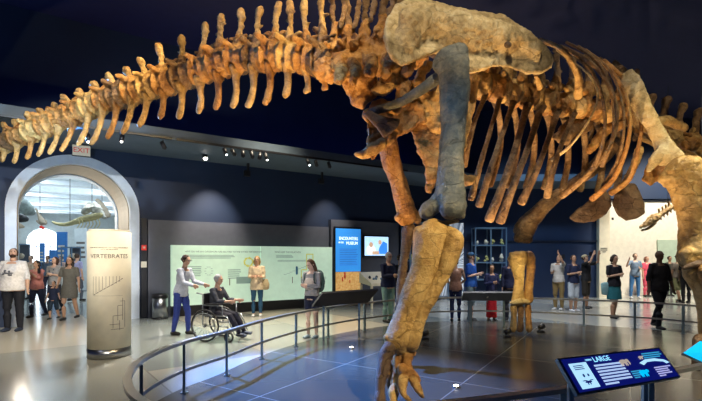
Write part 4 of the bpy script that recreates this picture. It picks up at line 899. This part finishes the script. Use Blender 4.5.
B('throat_rib', 'bone_tan', [[(636, 118, 7.5, 5), (648, 128, 7.4, 6), (664, 120, 7.5, 5), (684, 128, 7.6, 4)], [(640, 150, 7.3, 4), (632, 170, 7.3, 3.5), (624, 183, 7.4, 3)]], noise=.05, nscale=.1)
# small uplights set on the platform
for i, (x, y, w_) in enumerate((((80/1), 0, 0),)): pass
for px_, py_, lab in ((350+1.5, 347.5, 'glowing round floor light left of the near hind leg'), (456, 386, 'glowing round floor light right of the near hind leg')):
    D = F*(CH-.05)/(py_-HY); loc = Vector(((px_-HX)/F*D, D, .035)); t = thing('floor_light', lab, 'floor light', loc)
    MB().tube([(0, 0, 0), (0, 0, .02)], .045, n=20, cap=False).build('housing', 'steel', t); MB().ball((0, 0, .02), (.032, .032, .012), 12).build('lens', 'lamp', t)
for px_, py_, lab in ((507, 337, 'small black floor projector left of the far foreleg'), (541, 332, 'small black floor projector right of the far foreleg'), (425, 339, 'black floor projector behind the near shin')):
    D = F*(CH-.05)/(py_-HY); loc = Vector(((px_-HX)/F*D, D, .035)); t = thing('floor_projector', lab, 'floor light', loc)
    MB().box((0, 0, .02), (.14, .10, .04)).build('base', 'black', t, flat=True); MB().tube([(-.05, 0, .10), (.07, 0, .15)], .05, n=14, cap=False).build('can', 'black', t)
    MB().box((0, .06, .07), (.03, .02, .10)).build('bracket', 'steel', t, flat=True)
# ------------------------------------------------------------ people
SK = {'fair': (.62, .38, .27), 'tan': (.42, .24, .15), 'deep': (.10, .055, .035), 'pale': (.72, .50, .40)}
_mc = {}
def cm(col, rough=.75, nm='cloth'):
    k = (nm, tuple(round(c, 3) for c in col))
    if k not in _mc: _mc[k] = mat(nm, col, rough, noise=(25, 1, tuple(c*.82 for c in col)), bump=.1, spec=.25)
    return _mc[k]
def skinm(k):
    if ('s', k) not in _mc: _mc[('s', k)] = mat('skin', SK[k], .5, noise=(12, 1, tuple(c*.9 for c in SK[k])), spec=.35)
    return _mc[('s', k)]
def nrm(v): return Vector(v).normalized()
DOWN = ((.10, -.02, -1), (.04, -.16, -1))
def person(px, feet, label, h=1.70, yaw=0, girth=1.0, skin='fair', arms=(DOWN, DOWN), legs=None, lean=0, head=(0, 0), top=(.3, .3, .3), sleeve='short', bottom='trousers', bcol=(.03, .04, .08), hair=(.05, .03, .02),
           style='short', shoe=(.03, .03, .03), hem=.0, hip=None, loc=None, far=False, glasses=False, cap=None, topcat='shirt', print_=None, beard=False, group=None, seated=False, z0=0, name='person'):
    loc = loc if loc is not None else floorpt(px, feet)
    S = h/1.75; t = thing(name, label, 'person', (loc.x, loc.y, z0), R(yaw), group); t.scale = (S, S, S)
    vb = .013 if far else .010
    ca, sa = cos(R(lean)), sin(R(lean)); HZ = hip or .93
    def up(x, y, z):          # torso frame to body frame
        z -= .93; return Vector((x, y*ca-z*sa, z*ca+y*sa+HZ))
    g = girth
    LG = legs or (((.02, -.03, -1), (.0, .03, -1)), ((.02, .02, -1), (.0, .05, -1)))
    J = {}
    for k, s in enumerate((-1, 1)):
        hp = Vector((s*.090*(.6+.4*g), 0, HZ-.03)); d1, d2 = LG[k]; d1 = nrm((s*d1[0], d1[1], d1[2])); d2 = nrm((s*d2[0], d2[1], d2[2]))
        kn = hp+d1*.43; an = kn+d2*.40; J[s, 'h'], J[s, 'k'], J[s, 'a'] = hp, kn, an
        sh = up(s*.172*(.75+.25*g), 0, 1.42); a1, a2 = arms[k]; a1 = nrm((s*a1[0], a1[1], a1[2])); a2 = nrm((s*a2[0], a2[1], a2[2]))
        el = sh+a1*.285; wr = el+a2*.25; J[s, 's'], J[s, 'e'], J[s, 'w'], J[s, 'd'] = sh, el, wr, a2
    if not seated:            # stand on the floor
        lo = min(J[-1, 'a'].z, J[1, 'a'].z); dz = .085-lo
        for k in J:
            if k[1] != 'd': J[k] = J[k]+Vector((0, 0, dz))
        HZ += dz
    def torso(mb, e=0, z1=1.44, zb=.84):
        q = [(.84, .155, .115), (.93, .165, .122), (1.02, .150, .112), (1.12, .140, .105), (1.24, .158, .115), (1.34, .165, .112), (1.41, .150, .090), (1.455, .085, .065)]
        q = [x for x in q if zb-.001 <= x[0] <= z1+.02]
        gg = [(z, (rx*(g if z < 1.3 else .6+.4*g))+e, (ry*(g*1.05-.05*0 if z < 1.3 else .6+.4*g))+e) for z, rx, ry in q]
        mb.tube([up(0, -(.03*(g-1)) if z < 1.3 else 0, z) for z, _, _ in gg], [(a, b) for _, a, b in gg], ref=(1, 0, 0), n=20, cap=False)
        mb.tube([up(0, 0, 1.37), up(0, 0, 1.415)], [(.115+e*.5, .078+e*.5), (.080+e*.5, .062+e*.5)], ref=(1, 0, 0), n=16)
    def arm(mb, s, e=0, fr=1.0):
        g2 = .7+.3*g; a, b, c = J[s, 's'], J[s, 'e'], J[s, 'w']
        mb.tube([up(s*.09, 0, 1.41), a, a+(b-a)*min(1, fr*.9 if fr < 1 else .55)], [.055*g2+e, .052*g2+e, .045*g2+e], n=12)
        if fr >= 1: mb.tube([a+(b-a)*.5, b, b+(c-b)*.35, b+(c-b)*(fr-1 if fr > 1 else 0)], [.043*g2+e, .037*g2+e, .036*g2+e, .026*g2+e], n=12)
    def leg(mb, s, e=0, fr=1.0):
        g2 = .65+.35*g; h_, k_, a_ = J[s, 'h'], J[s, 'k'], J[s, 'a']
        if fr <= .5: mb.tube([h_, h_+(k_-h_)*.5, h_+(k_-h_)*fr*2], [.088*g2+e, .080*g2+e, .070*g2+e+.008], n=14)
        else: mb.tube([h_, h_+(k_-h_)*.45, k_, k_+(a_-k_)*.35, k_+(a_-k_)*(fr-.5)*2], [.088*g2+e, .076*g2+e, .055*g2+e, .055*g2+e, .036*g2+e], n=14)
    # head
    hd = up(0, 0, 1.455); hy, hpt = R(head[0]), R(head[1]+lean*.5)
    RH = Matrix.Rotation(hy, 3, 'Z') @ Matrix.Rotation(hpt, 3, 'X')
    def H(x, y, z): return hd+Vector((0, -.012, .05))+RH @ Vector((x, y, z))
    body = MB(); torso(body)
    body.tube([up(0, .0, 1.40), hd+Vector((0, -.005, .03)), H(0, 0, .06)], [.062*(.7+.3*g), .055*(.7+.3*g), .052], n=14)
    body.ball(H(0, .005, .145), (.074, .092, .098), 18, RH); body.ball(H(0, -.030, .085), (.056, .058, .060), 14, RH); body.ball(H(0, -.052, .05), (.028, .026, .022), 10, RH)
    body.tube([H(0, -.085, .145), H(0, -.100, .115)], [.009, .014], n=8); body.ball(H(0, -.084, .165), (.045, .012, .012), 10, RH)
    for s in (-1, 1): body.ball(H(s*.075, .01, .125), (.012, .018, .030), 8, RH)
    for s in (-1, 1):
        arm(body, s, 0, 2.0); leg(body, s)
        a = J[s, 'a']; body.tube([a, a+Vector((0, -.02, -.04)), a+Vector((0, -.12, -.058))], [(.034, .034), (.036, .034), (.036, .022)], ref=(1, 0, 0), n=12)
        w_ = J[s, 'w']; d = J[s, 'd']; sd = d.cross(Vector((1, 0, 0))); sd = Vector((0, 1, 0)) if sd.length < .3 else sd.normalized(); nn_ = d.cross(sd).normalized()
        body.tube([w_-d*.03, w_+d*.03, w_+d*.085], [(.024, .020), (.038, .016), (.038, .014)], ref=sd, n=12)
        for q in range(4):
            b0 = w_+d*.080+sd*(-.027+.018*q); ln = (.052, .066, .070, .056)[q]; cu = -nn_*.014*s
            body.tube([b0-d*.01, b0+d*ln*.5+cu*.4, b0+d*ln+cu*1.6], [.0088, .0085, .0075], n=8)
        body.tube([w_+d*.02-sd*.025, w_+d*.05-sd*.052, w_+d*.082-sd*.058], [.012, .011, .009], n=8)
    body.build('body', skinm(skin), t, voxel=vb, smooth=1)
    # clothes
    if topcat == 'dress':
        mb = MB(); torso(mb, .014, 1.42, .93)
        mb.tube([up(0, 0, .95), Vector((0, 0, HZ-.12)), Vector((0, -.01, .60-hem))], [(.165*g+.02, .125*g+.02), (.17*g+.03, .14*g+.02), (.185*g+.02, .14*g+.03)], ref=(1, 0, 0), n=20, cap=False)
    else:
        mb = MB(); torso(mb, .013+.004*(g > 1.1), 1.42, .93)
        mb.tube([up(0, -(.015*(g-1)), 1.08), up(0, -(.02*(g-1)), .95), up(0, 0, .87-hem)], [(.155*g+.014, .115*g+.016), (.170*g+.018, .130*g+.022), (.172*g+.018, .130*g+.022)], ref=(1, 0, 0), n=20, cap=False)
    fr = {'short': .75, 'long': 1.95, 'elbow': 1.2, 'none': .12, 'three': 1.6}[sleeve]
    for s in (-1, 1): arm(mb, s, .013, fr)
    shirt = mb.build({'dress': 'dress', 'jacket': 'jacket', 'shirt': 'shirt'}[topcat], cm(top), t, voxel=vb+.003, smooth=2, noise=.022, nscale=.09)
    if topcat != 'dress':
        mb = MB(); e = .012
        mb.tube([Vector((0, 0, HZ+.06)), Vector((0, 0, HZ-.06))], [(.160*g+.012, .122*g+.012), (.168*g+.010, .128*g+.010)], ref=(1, 0, 0), n=20, cap=False)
        if bottom == 'longskirt':
            mb.tube([Vector((0, 0, HZ-.03)), Vector((0, 0, HZ-.25)), Vector((0, 0, .14))], [(.165*g, .13*g), (.165*g, .14*g), (.17*g, .15*g)], ref=(1, 0, 0), n=20, cap=False)
        elif bottom == 'skirt':
            mb.tube([Vector((0, 0, HZ-.03)), Vector((0, 0, HZ-.2)), Vector((0, -.01, HZ-.42-hem*0))], [(.17*g, .13*g), (.185*g, .15*g), (.20*g, .16*g)], ref=(1, 0, 0), n=20, cap=False)
        else:
            for s in (-1, 1): leg(mb, s, e if bottom != 'slim' else .006, {'trousers': 1.0, 'slim': .97, 'shorts': .50, 'shortshorts': .28, 'cropped': .85}[bottom])
        mb.build({'skirt': 'skirt', 'longskirt': 'skirt', 'shorts': 'shorts', 'shortshorts': 'shorts'}.get(bottom, 'trousers'), cm(bcol), t, voxel=vb+.003, smooth=2, noise=.018, nscale=.08)
    for s in (-1, 1):
        a = J[s, 'a']; zz = a.z-.085
        MB().tube([Vector((a.x, a.y+.03, zz+.04)), Vector((a.x, a.y-.05, zz+.040)), Vector((a.x+s*.01, a.y-.15, zz+.032))], [(.042, .045), (.045, .042), (.040, .032)], ref=(1, 0, 0), n=14).build('shoe', cm(shoe, .6, 'shoe'), t)
    # hair
    hm = cm(hair, .6, 'hair')
    if style != 'bald':
        mb = MB(); mb.ball(H(0, .018, .158), (.082, .094, .096), 18, RH)
        for s in (-1, 1): mb.ball(H(s*.062, .02, .13), (.022, .05, .05), 10, RH)
        if style == 'long':
            for s in (-1, 0, 1): mb.tube([H(s*.045, .05, .17), H(s*.068, .05, .06), H(s*.075, .045, -.06), H(s*.07, .05, -.16)], [.045, .042, .042, .025], n=10)
        if style == 'bob':
            for s in (-1, 0, 1): mb.tube([H(s*.05, .045, .16), H(s*.072, .035, .06), H(s*.070, .03, .01)], [.045, .042, .03], n=10)
        if style == 'bun': mb.ball(H(0, .10, .13), .038, 10)
        if style == 'pony': mb.tube([H(0, .09, .16), H(0, .13, .08), H(0, .11, -.06)], [.03, .034, .015], n=10)
        hb = mb.build('hair', hm, t, voxel=vb, smooth=1, noise=.012, nscale=.05)
        # keep the face clear
        me = hb.data; Ri = RH.transposed(); c0 = H(0, 0, 0)
        for v in me.vertices:
            q = Ri @ (v.co-c0)
            if q.y < -.045 and q.z < .205: q.y = -.045+(q.y+.045)*.1; v.co = c0+RH @ q
    if cap:
        mb = MB(); mb.ball(H(0, .005, .185), (.086, .098, .066), 16, RH); mb.tube([H(0, -.07, .185), H(0, -.15, .175)], [(.065, .010), (.05, .006)], ref=RH @ Vector((1, 0, 0)), n=12); mb.build('cap', cm(cap), t)
    if beard: MB().ball(H(0, -.045, .060), (.055, .048, .042), 12, RH).build('beard', hm, t)
    for s in (-1, 1): MB().ball(H(s*.030, -.084, .148), (.012, .008, .007), 8, RH).build('eye', 'black', t)
    MB().ball(H(0, -.089, .085), (.020, .007, .006), 8, RH).build('mouth', cm((.40, .12, .10), .5, 'lips'), t)
    if glasses:
        mb = MB()
        for s in (-1, 1): mb.tube([H(s*.033+.026*cos(q), -.102, .148+.020*sin(q)) for q in [i*pi/5 for i in range(10)]], .003, n=6, closed=True); mb.tube([H(s*.058, -.10, .15), H(s*.078, 0, .14)], .003, n=6)
        mb.build('glasses', 'black', t)
    if print_:
        for x, z, w_, hh in print_: MB().ball(up(x, -(.112*g+.012)-.012*g, z), (w_, .012, hh), 10).build('shirt_print', cm((.12, .13, .16)), t)
    return t, J, H
FOLD = ((.12, -.18, -1), (-.85, -.75, .12)); HOLD = ((.16, -.05, -1), (-.65, -.80, .25)); PHONE = ((.1, -.65, -.8), (-.45, -.75, .75)); RAISE = ((.25, -.75, .25), (-.35, -.25, 1))
WALK = (((.0, -.28, -1), (.0, .05, -1)), ((.0, .22, -1), (.0, .42, -1)))
# left group coming through the arch
person(13.5, 331, 'heavy bearded man in a pale grey printed T-shirt at the far left', 1.84, 8, 1.42, 'fair', (((.30, 0, -1), (.12, -.22, -1)), ((.30, 0, -1), (.12, -.22, -1))), top=(.72, .72, .74), bcol=(.012, .014, .022), hair=(.05, .025, .015), head=(22, -18), beard=True,
       print_=[(.0, 1.22, .11, .02), (-.05, 1.26, .03, .03), (.04, 1.18, .05, .02), (.02, 1.25, .03, .025), (-.09, 1.19, .03, .012)], sleeve='elbow', shoe=(.02, .03, .06))
person(37, 317, 'woman in a rust pink top holding a phone to her face', 1.56, -5, 1.08, 'tan', (HOLD, PHONE), WALK, top=(.45, .17, .14), bcol=(.02, .025, .05), hair=(.02, .014, .01), style='bob', head=(0, 5), sleeve='elbow')
person(53.5, 319, 'small child in a dark blue shirt and shorts beside the woman in the grey dress', 1.02, 0, .95, 'tan', (((.25, -.1, -1), (.1, -.3, -1)), ((.3, -.1, -.9), (.3, -.3, -.4))), WALK, top=(.015, .022, .05), bottom='shorts', bcol=(.015, .03, .05), hair=(.02, .012, .01), head=(10, -10))
person(54.5, 312, 'woman in a black and white patterned top behind the child', 1.66, 0, 1.05, 'fair', (HOLD, HOLD), WALK, top=(.30, .29, .28), bcol=(.03, .03, .04), hair=(.06, .03, .02), style='bob', head=(-8, -10), print_=[(-.06, 1.3, .03, .03), (.05, 1.24, .03, .03), (-.02, 1.15, .03, .03), (.07, 1.35, .02, .03), (-.08, 1.2, .02, .02)])
person(69.5, 319.5, 'woman in a dark olive grey knee-length dress walking forward', 1.66, 6, 1.04, 'tan', (((.22, -.2, -1), (-.2, -.7, -.6)), ((.20, .05, -1), (.10, -.10, -1))), WALK, topcat='dress', top=(.12, .11, .09), hair=(.02, .014, .012), style='long', head=(10, -8))
person(77, 301, 'man in a lilac shirt walking away behind the woman in the dress', 1.78, 165, 1.0, 'fair', top=(.36, .36, .58), bcol=(.10, .12, .16), far=True, legs=WALK)
person(31, 299, 'person in a beige top behind the woman with the phone', 1.70, 0, 1.0, 'fair', top=(.55, .42, .30), bcol=(.06, .07, .10), far=True, hair=(.12, .07, .04))
person(47.5, 296, 'distant person in a dark top under the far archway', 1.70, 10, 1.0, 'tan', top=(.10, .13, .18), bcol=(.05, .05, .08), far=True)
person(61, 293, 'distant person in a pale pink top right of the patterned woman', 1.68, -10, 1.0, 'fair', top=(.6, .42, .36), bcol=(.06, .08, .14), far=True, hair=(.2, .10, .05))
person(23, 295, 'distant person in a grey top by the glass case', 1.68, 20, 1.0, 'tan', top=(.20, .24, .28), bcol=(.05, .05, .08), far=True)
# woman pushing a wheelchair
person(181, 334.5, 'woman in a pale blue shirt and blue trousers pushing the wheelchair', 1.70, 74, .92, 'fair', (((.05, -.45, -1), (.0, -1, -.25)), ((.05, -.45, -1), (.0, -1, -.25))), (((.0, .10, -1), (.0, .22, -1)), ((.0, -.26, -1), (.0, -.02, -1))), lean=10, top=(.50, .54, .66), sleeve='long', bcol=(.035, .06, .30), hair=(.05, .025, .02), style='bun', glasses=True, head=(0, 8), hem=.02)
wc = floorpt(219, 339); wz = 74
t = thing('wheelchair', 'black folding wheelchair with large spoked rear wheels', 'wheelchair', wc, R(wz))
for s in (-1, 1):
    x = s*.30
    wl = MB().tube([(x, .12+.30*cos(a), .31+.30*sin(a)) for a in [i*2*pi/32 for i in range(32)]], .018, ref=(1, 0, 0), n=8, closed=True).build('rear_wheel', 'tyre', t)
    MB().tube([(x+s*.04, .12+.25*cos(a), .31+.25*sin(a)) for a in [i*2*pi/28 for i in range(28)]], .009, ref=(1, 0, 0), n=6, closed=True).build('push_rim', 'steel', wl)
    mb = MB()
    for i in range(14): a = i*2*pi/14; mb.cyl((x, .12, .31), (x, .12+.29*cos(a), .31+.29*sin(a)), .004, 5)
    mb.tube([(x-.03, .12, .31), (x+.03, .12, .31)], .03, n=10); mb.build('spokes', 'steel', wl)
    cs = MB().tube([(x*.85, -.38+.09*cos(a), .10+.09*sin(a)) for a in [i*2*pi/18 for i in range(18)]], .018, ref=(1, 0, 0), n=8, closed=True).build('caster_wheel', 'tyre', t)
    MB().cyl((x*.85, -.38, .10), (x*.85, -.36, .30), .012, 8).build('fork', 'black', cs)
    mb = MB()
    for a, b_ in (((0, .20, .30), (0, .20, .92)), ((0, .20, .50), (0, -.34, .50)), ((0, -.34, .50), (0, -.50, .16)), ((0, .20, .30), (0, -.36, .30)), ((0, .18, .70), (0, -.24, .70)), ((0, -.24, .70), (0, -.24, .50)), ((0, .20, .92), (0, .34, .94))): mb.cyl((x*.85, a[1], a[2]), (x*.85, b_[1], b_[2]), .013, 8)
    mb.build('side_frame', 'steel', t)
    MB().box((x*.85, -.03, .725), (.05, .32, .03)).build('armrest', 'black', t, flat=True, bevel=.01)
    MB().box((x*.42, -.56, .14), (.15, .16, .015)).build('footrest', 'black', t, flat=True)
MB().box((0, -.06, .49), (.46, .46, .05)).build('seat', 'black', t, flat=True, bevel=.01); MB().box((0, .19, .72), (.46, .03, .42)).build('backrest', 'black', t, flat=True, bevel=.01)
sl = Matrix.Rotation(R(wz), 3, 'Z') @ Vector((0, .08, 0))
person(0, 0, 'grey-haired person in a dark top seated in the wheelchair', 1.62, wz, 1.0, 'fair', (((.12, -.55, -.8), (-.15, -1, .0)), ((.12, -.55, -.8), (-.15, -1, .0))), (((.03, -1, -.08), (.0, -.62, -1)), ((.03, -1, -.05), (.0, -.62, -1))), lean=4, loc=wc+sl, hip=.585, seated=True, top=(.06, .065, .085), sleeve='three', bcol=(.02, .02, .035), hair=(.36, .37, .40), shoe=(.10, .12, .18), head=(0, 10))
# in front of the green panel
person(257, 316.5, 'blonde woman in a cream shirt and blue jeans with hands clasped', 1.66, 6, 1.06, 'fair', (FOLD, FOLD), top=(.66, .54, .38), bcol=(.03, .10, .20), bottom='slim', hair=(.52, .34, .13), style='bob', sleeve='elbow', shoe=(.6, .6, .62), hem=.10)
pt, J, H = person(312, 338, 'woman in a grey jacket and dark shorts with folded arms', 1.60, -28, .96, 'pale', (FOLD, FOLD), topcat='jacket', top=(.34, .34, .36), sleeve='long', bottom='shortshorts', bcol=(.015, .02, .05), hair=(.10, .055, .03), style='long', head=(-6, 24), shoe=(.30, .38, .42), hem=-.06)
MB().tube([(0, -.11, 1.10), (0, -.118, 1.26), (0, -.10, 1.34)], [(.12, .03), (.13, .035), (.10, .02)], ref=(1, 0, 0), n=14).build('shirt_front', cm((.62, .55, .50)), pt)
def backpack(par_loc, yaw, col, label, h=1.0):
    lc = Vector(par_loc)+Matrix.Rotation(R(yaw), 3, 'Z') @ Vector((0, .235, 1.02*h)); t = thing('backpack', label, 'backpack', lc, R(yaw))
    MB().tube([(0, 0, .05), (0, .01, .2), (0, 0, .38)], [(.14, .08), (.15, .09), (.12, .07)], ref=(1, 0, 0), n=16).build('sack', cm(col), t, voxel=.015, noise=.02)
    MB().tube([(0, .09, .08), (0, .10, .22)], [(.10, .03), (.10, .03)], ref=(1, 0, 0), n=12).build('front_pocket', cm(tuple(c*.7 for c in col)), t)
    for s in (-1, 1): MB().tube([(s*.09, -.05, .36), (s*.10, -.17, .44), (s*.11, -.33, .36), (s*.12, -.34, .20), (s*.13, -.12, .08)], [(.018, .006)]*5, ref=(1, 0, 0), n=8).build('strap', cm(tuple(c*.6 for c in col)), t)
backpack(floorpt(312, 338), -28, (.08, .14, .15), 'dark green backpack worn by the woman in the grey jacket', .92)
o = MB().tube([(0, 0, 0), (0, 0, .12), (0, 0, .24)], [(.10, .04), (.11, .05), (.07, .03)], ref=(1, 0, 0), n=14).build('shoulder_bag', cm((.45, .36, .22))); o.location = floorpt(257, 316.5)+Vector((.24, -.02, .78)); tag(o, 'tan shoulder bag at the hip of the blonde woman', 'bag')
# beyond the near leg
person(388, 322, 'grey-haired man in a navy jumper and pale green trousers, arms folded', 1.76, 38, 1.12, 'fair', (FOLD, FOLD), top=(.012, .018, .055), sleeve='long', bcol=(.20, .34, .30), hair=(.42, .43, .45), glasses=True, head=(0, 8))
person(400, 319, 'person in black standing close behind the man in the navy jumper', 1.70, 30, 1.0, 'tan', (FOLD, HOLD), top=(.012, .012, .02), sleeve='long', bcol=(.02, .03, .05), hair=(.03, .02, .015))
person(455.5, 321.5, 'woman in a brown sleeveless top and navy leggings facing the display', 1.60, 168, .98, 'tan', (((.35, -.1, -1), (-.3, -.5, -.3)),)*2, top=(.30, .15, .09), sleeve='none', bottom='slim', bcol=(.02, .028, .08), hair=(.04, .025, .02), style='bun')
person(471, 321, 'man in a bright blue T-shirt, blue cap and grey shorts', 1.76, 55, 1.05, 'fair', (HOLD, HOLD), top=(.02, .10, .42), bottom='shorts', bcol=(.14, .20, .22), hair=(.10, .07, .05), cap=(.03, .10, .22), head=(10, -4), legs=(((.05, -.1, -1), (.0, .02, -1)), ((.05, .08, -1), (.0, .12, -1))))
person(491.5, 321.5, 'person in a navy top with a long red skirt behind the dark sign board', 1.45, 10, .95, 'tan', (HOLD, HOLD), topcat='shirt', top=(.02, .025, .08), sleeve='long', bottom='longskirt', bcol=(.55, .02, .03), hair=(.015, .012, .015), head=(-20, 4))
person(510.5, 320, 'person in dark blue partly hidden by the far foreleg', 1.66, -20, 1.0, 'tan', top=(.015, .02, .06), sleeve='long', bcol=(.02, .02, .03), hair=(.02, .015, .012))
# people taking pictures
person(558.5, 310, 'man in a pale T-shirt and khaki trousers raising a phone', 1.72, -52, 1.0, 'tan', (HOLD, RAISE), top=(.50, .48, .44), bcol=(.24, .17, .07), head=(0, -25), shoe=(.5, .5, .5))
person(573.5, 311.5, 'man in a navy shirt and white shorts holding a phone', 1.70, 14, 1.0, 'tan', (HOLD, FOLD), top=(.015, .022, .06), bottom='shorts', bcol=(.50, .55, .60), head=(-20, -5), shoe=(.65, .66, .68))
person(586, 308.5, 'man in a black shirt and cap lifting a camera overhead', 1.72, 35, 1.0, 'tan', (RAISE, RAISE), top=(.012, .012, .014), bottom='shorts', bcol=(.03, .025, .02), cap=(.40, .33, .20), head=(0, -20))
for lc, lab in ((P(563.5, 256.5, 13.35), 'small phone held up by the man in the pale T-shirt'), (P(590.5, 254, 13.6), 'small camera held overhead by the man in the cap'), (P(39, 271, 11.5), 'phone held by the woman in the rust pink top')):
    t = thing('handheld_phone', lab, 'phone', lc); lb('case', 'black', -.04, .04, -.005, .005, -.07, .07, t); lb('screen', 'screen', -.035, .035, .005, .007, -.06, .06, t)
# right side
person(614, 318, 'woman in a black top and teal skirt carrying a pale bag', 1.70, 12, 1.02, 'tan', (HOLD, HOLD), (((.0, -.10, -1), (.0, .02, -1)), ((.0, .08, -1), (.0, .18, -1))), top=(.012, .012, .018), bottom='skirt', bcol=(.02, .14, .17), hair=(.03, .018, .012), style='bob', head=(0, 5))
o = MB().tube([(0, 0, 0), (0, 0, .26)], [(.11, .04), (.13, .05)], ref=(1, 0, 0), n=14).build('handbag', cm((.22, .40, .42))); o.location = floorpt(605.5, 318)+Vector((0, 0, .66)); tag(o, 'pale teal handbag beside the woman in the black top', 'bag')
person(635, 298.5, 'man in a grey-blue T-shirt and blue jeans shading his eyes', 1.78, -8, 1.0, 'fair', (((.45, -.3, -.4), (-.2, -.3, 1)), HOLD), top=(.16, .22, .30), bcol=(.07, .20, .42), hair=(.15, .10, .06), shoe=(.6, .6, .62), far=True, legs=(((.12, -.05, -1), (.05, .03, -1)), ((.10, .05, -1), (.03, .08, -1))))
person(646.5, 296.5, 'woman in a bright pink outfit beside the man in jeans', 1.66, 10, .98, 'fair', (DOWN, HOLD), top=(.75, .10, .16), bcol=(.70, .09, .15), hair=(.20, .08, .05), style='bob', far=True)
person(659, 328.5, 'bald man dressed all in black walking toward the railing', 1.80, 8, 1.12, 'deep', (((.28, .05, -1), (.10, -.18, -1)), ((.28, -.05, -1), (.10, -.25, -1))), WALK, top=(.008, .008, .012), bcol=(.006, .008, .014), style='bald', sleeve='elbow', hem=.02)
person(678, 301.5, 'person in a tan top and olive shorts walking away with a pack', 1.74, 175, 1.02, 'tan', (HOLD, DOWN), WALK, top=(.20, .17, .14), bottom='shorts', bcol=(.20, .20, .10), cap=(.10, .11, .12), far=True)
backpack(floorpt(678, 301.5), 175, (.34, .24, .13), 'tan backpack on the walker in olive shorts')
person(686, 303, 'person in black walking beside the tan backpack', 1.70, 170, 1.0, 'deep', top=(.012, .012, .014), bcol=(.02, .02, .025), far=True)
person(669.5, 296, 'distant person in dark clothes half hidden by the man in black', 1.68, 0, 1.0, 'tan', top=(.05, .06, .05), bcol=(.05, .05, .06), far=True)
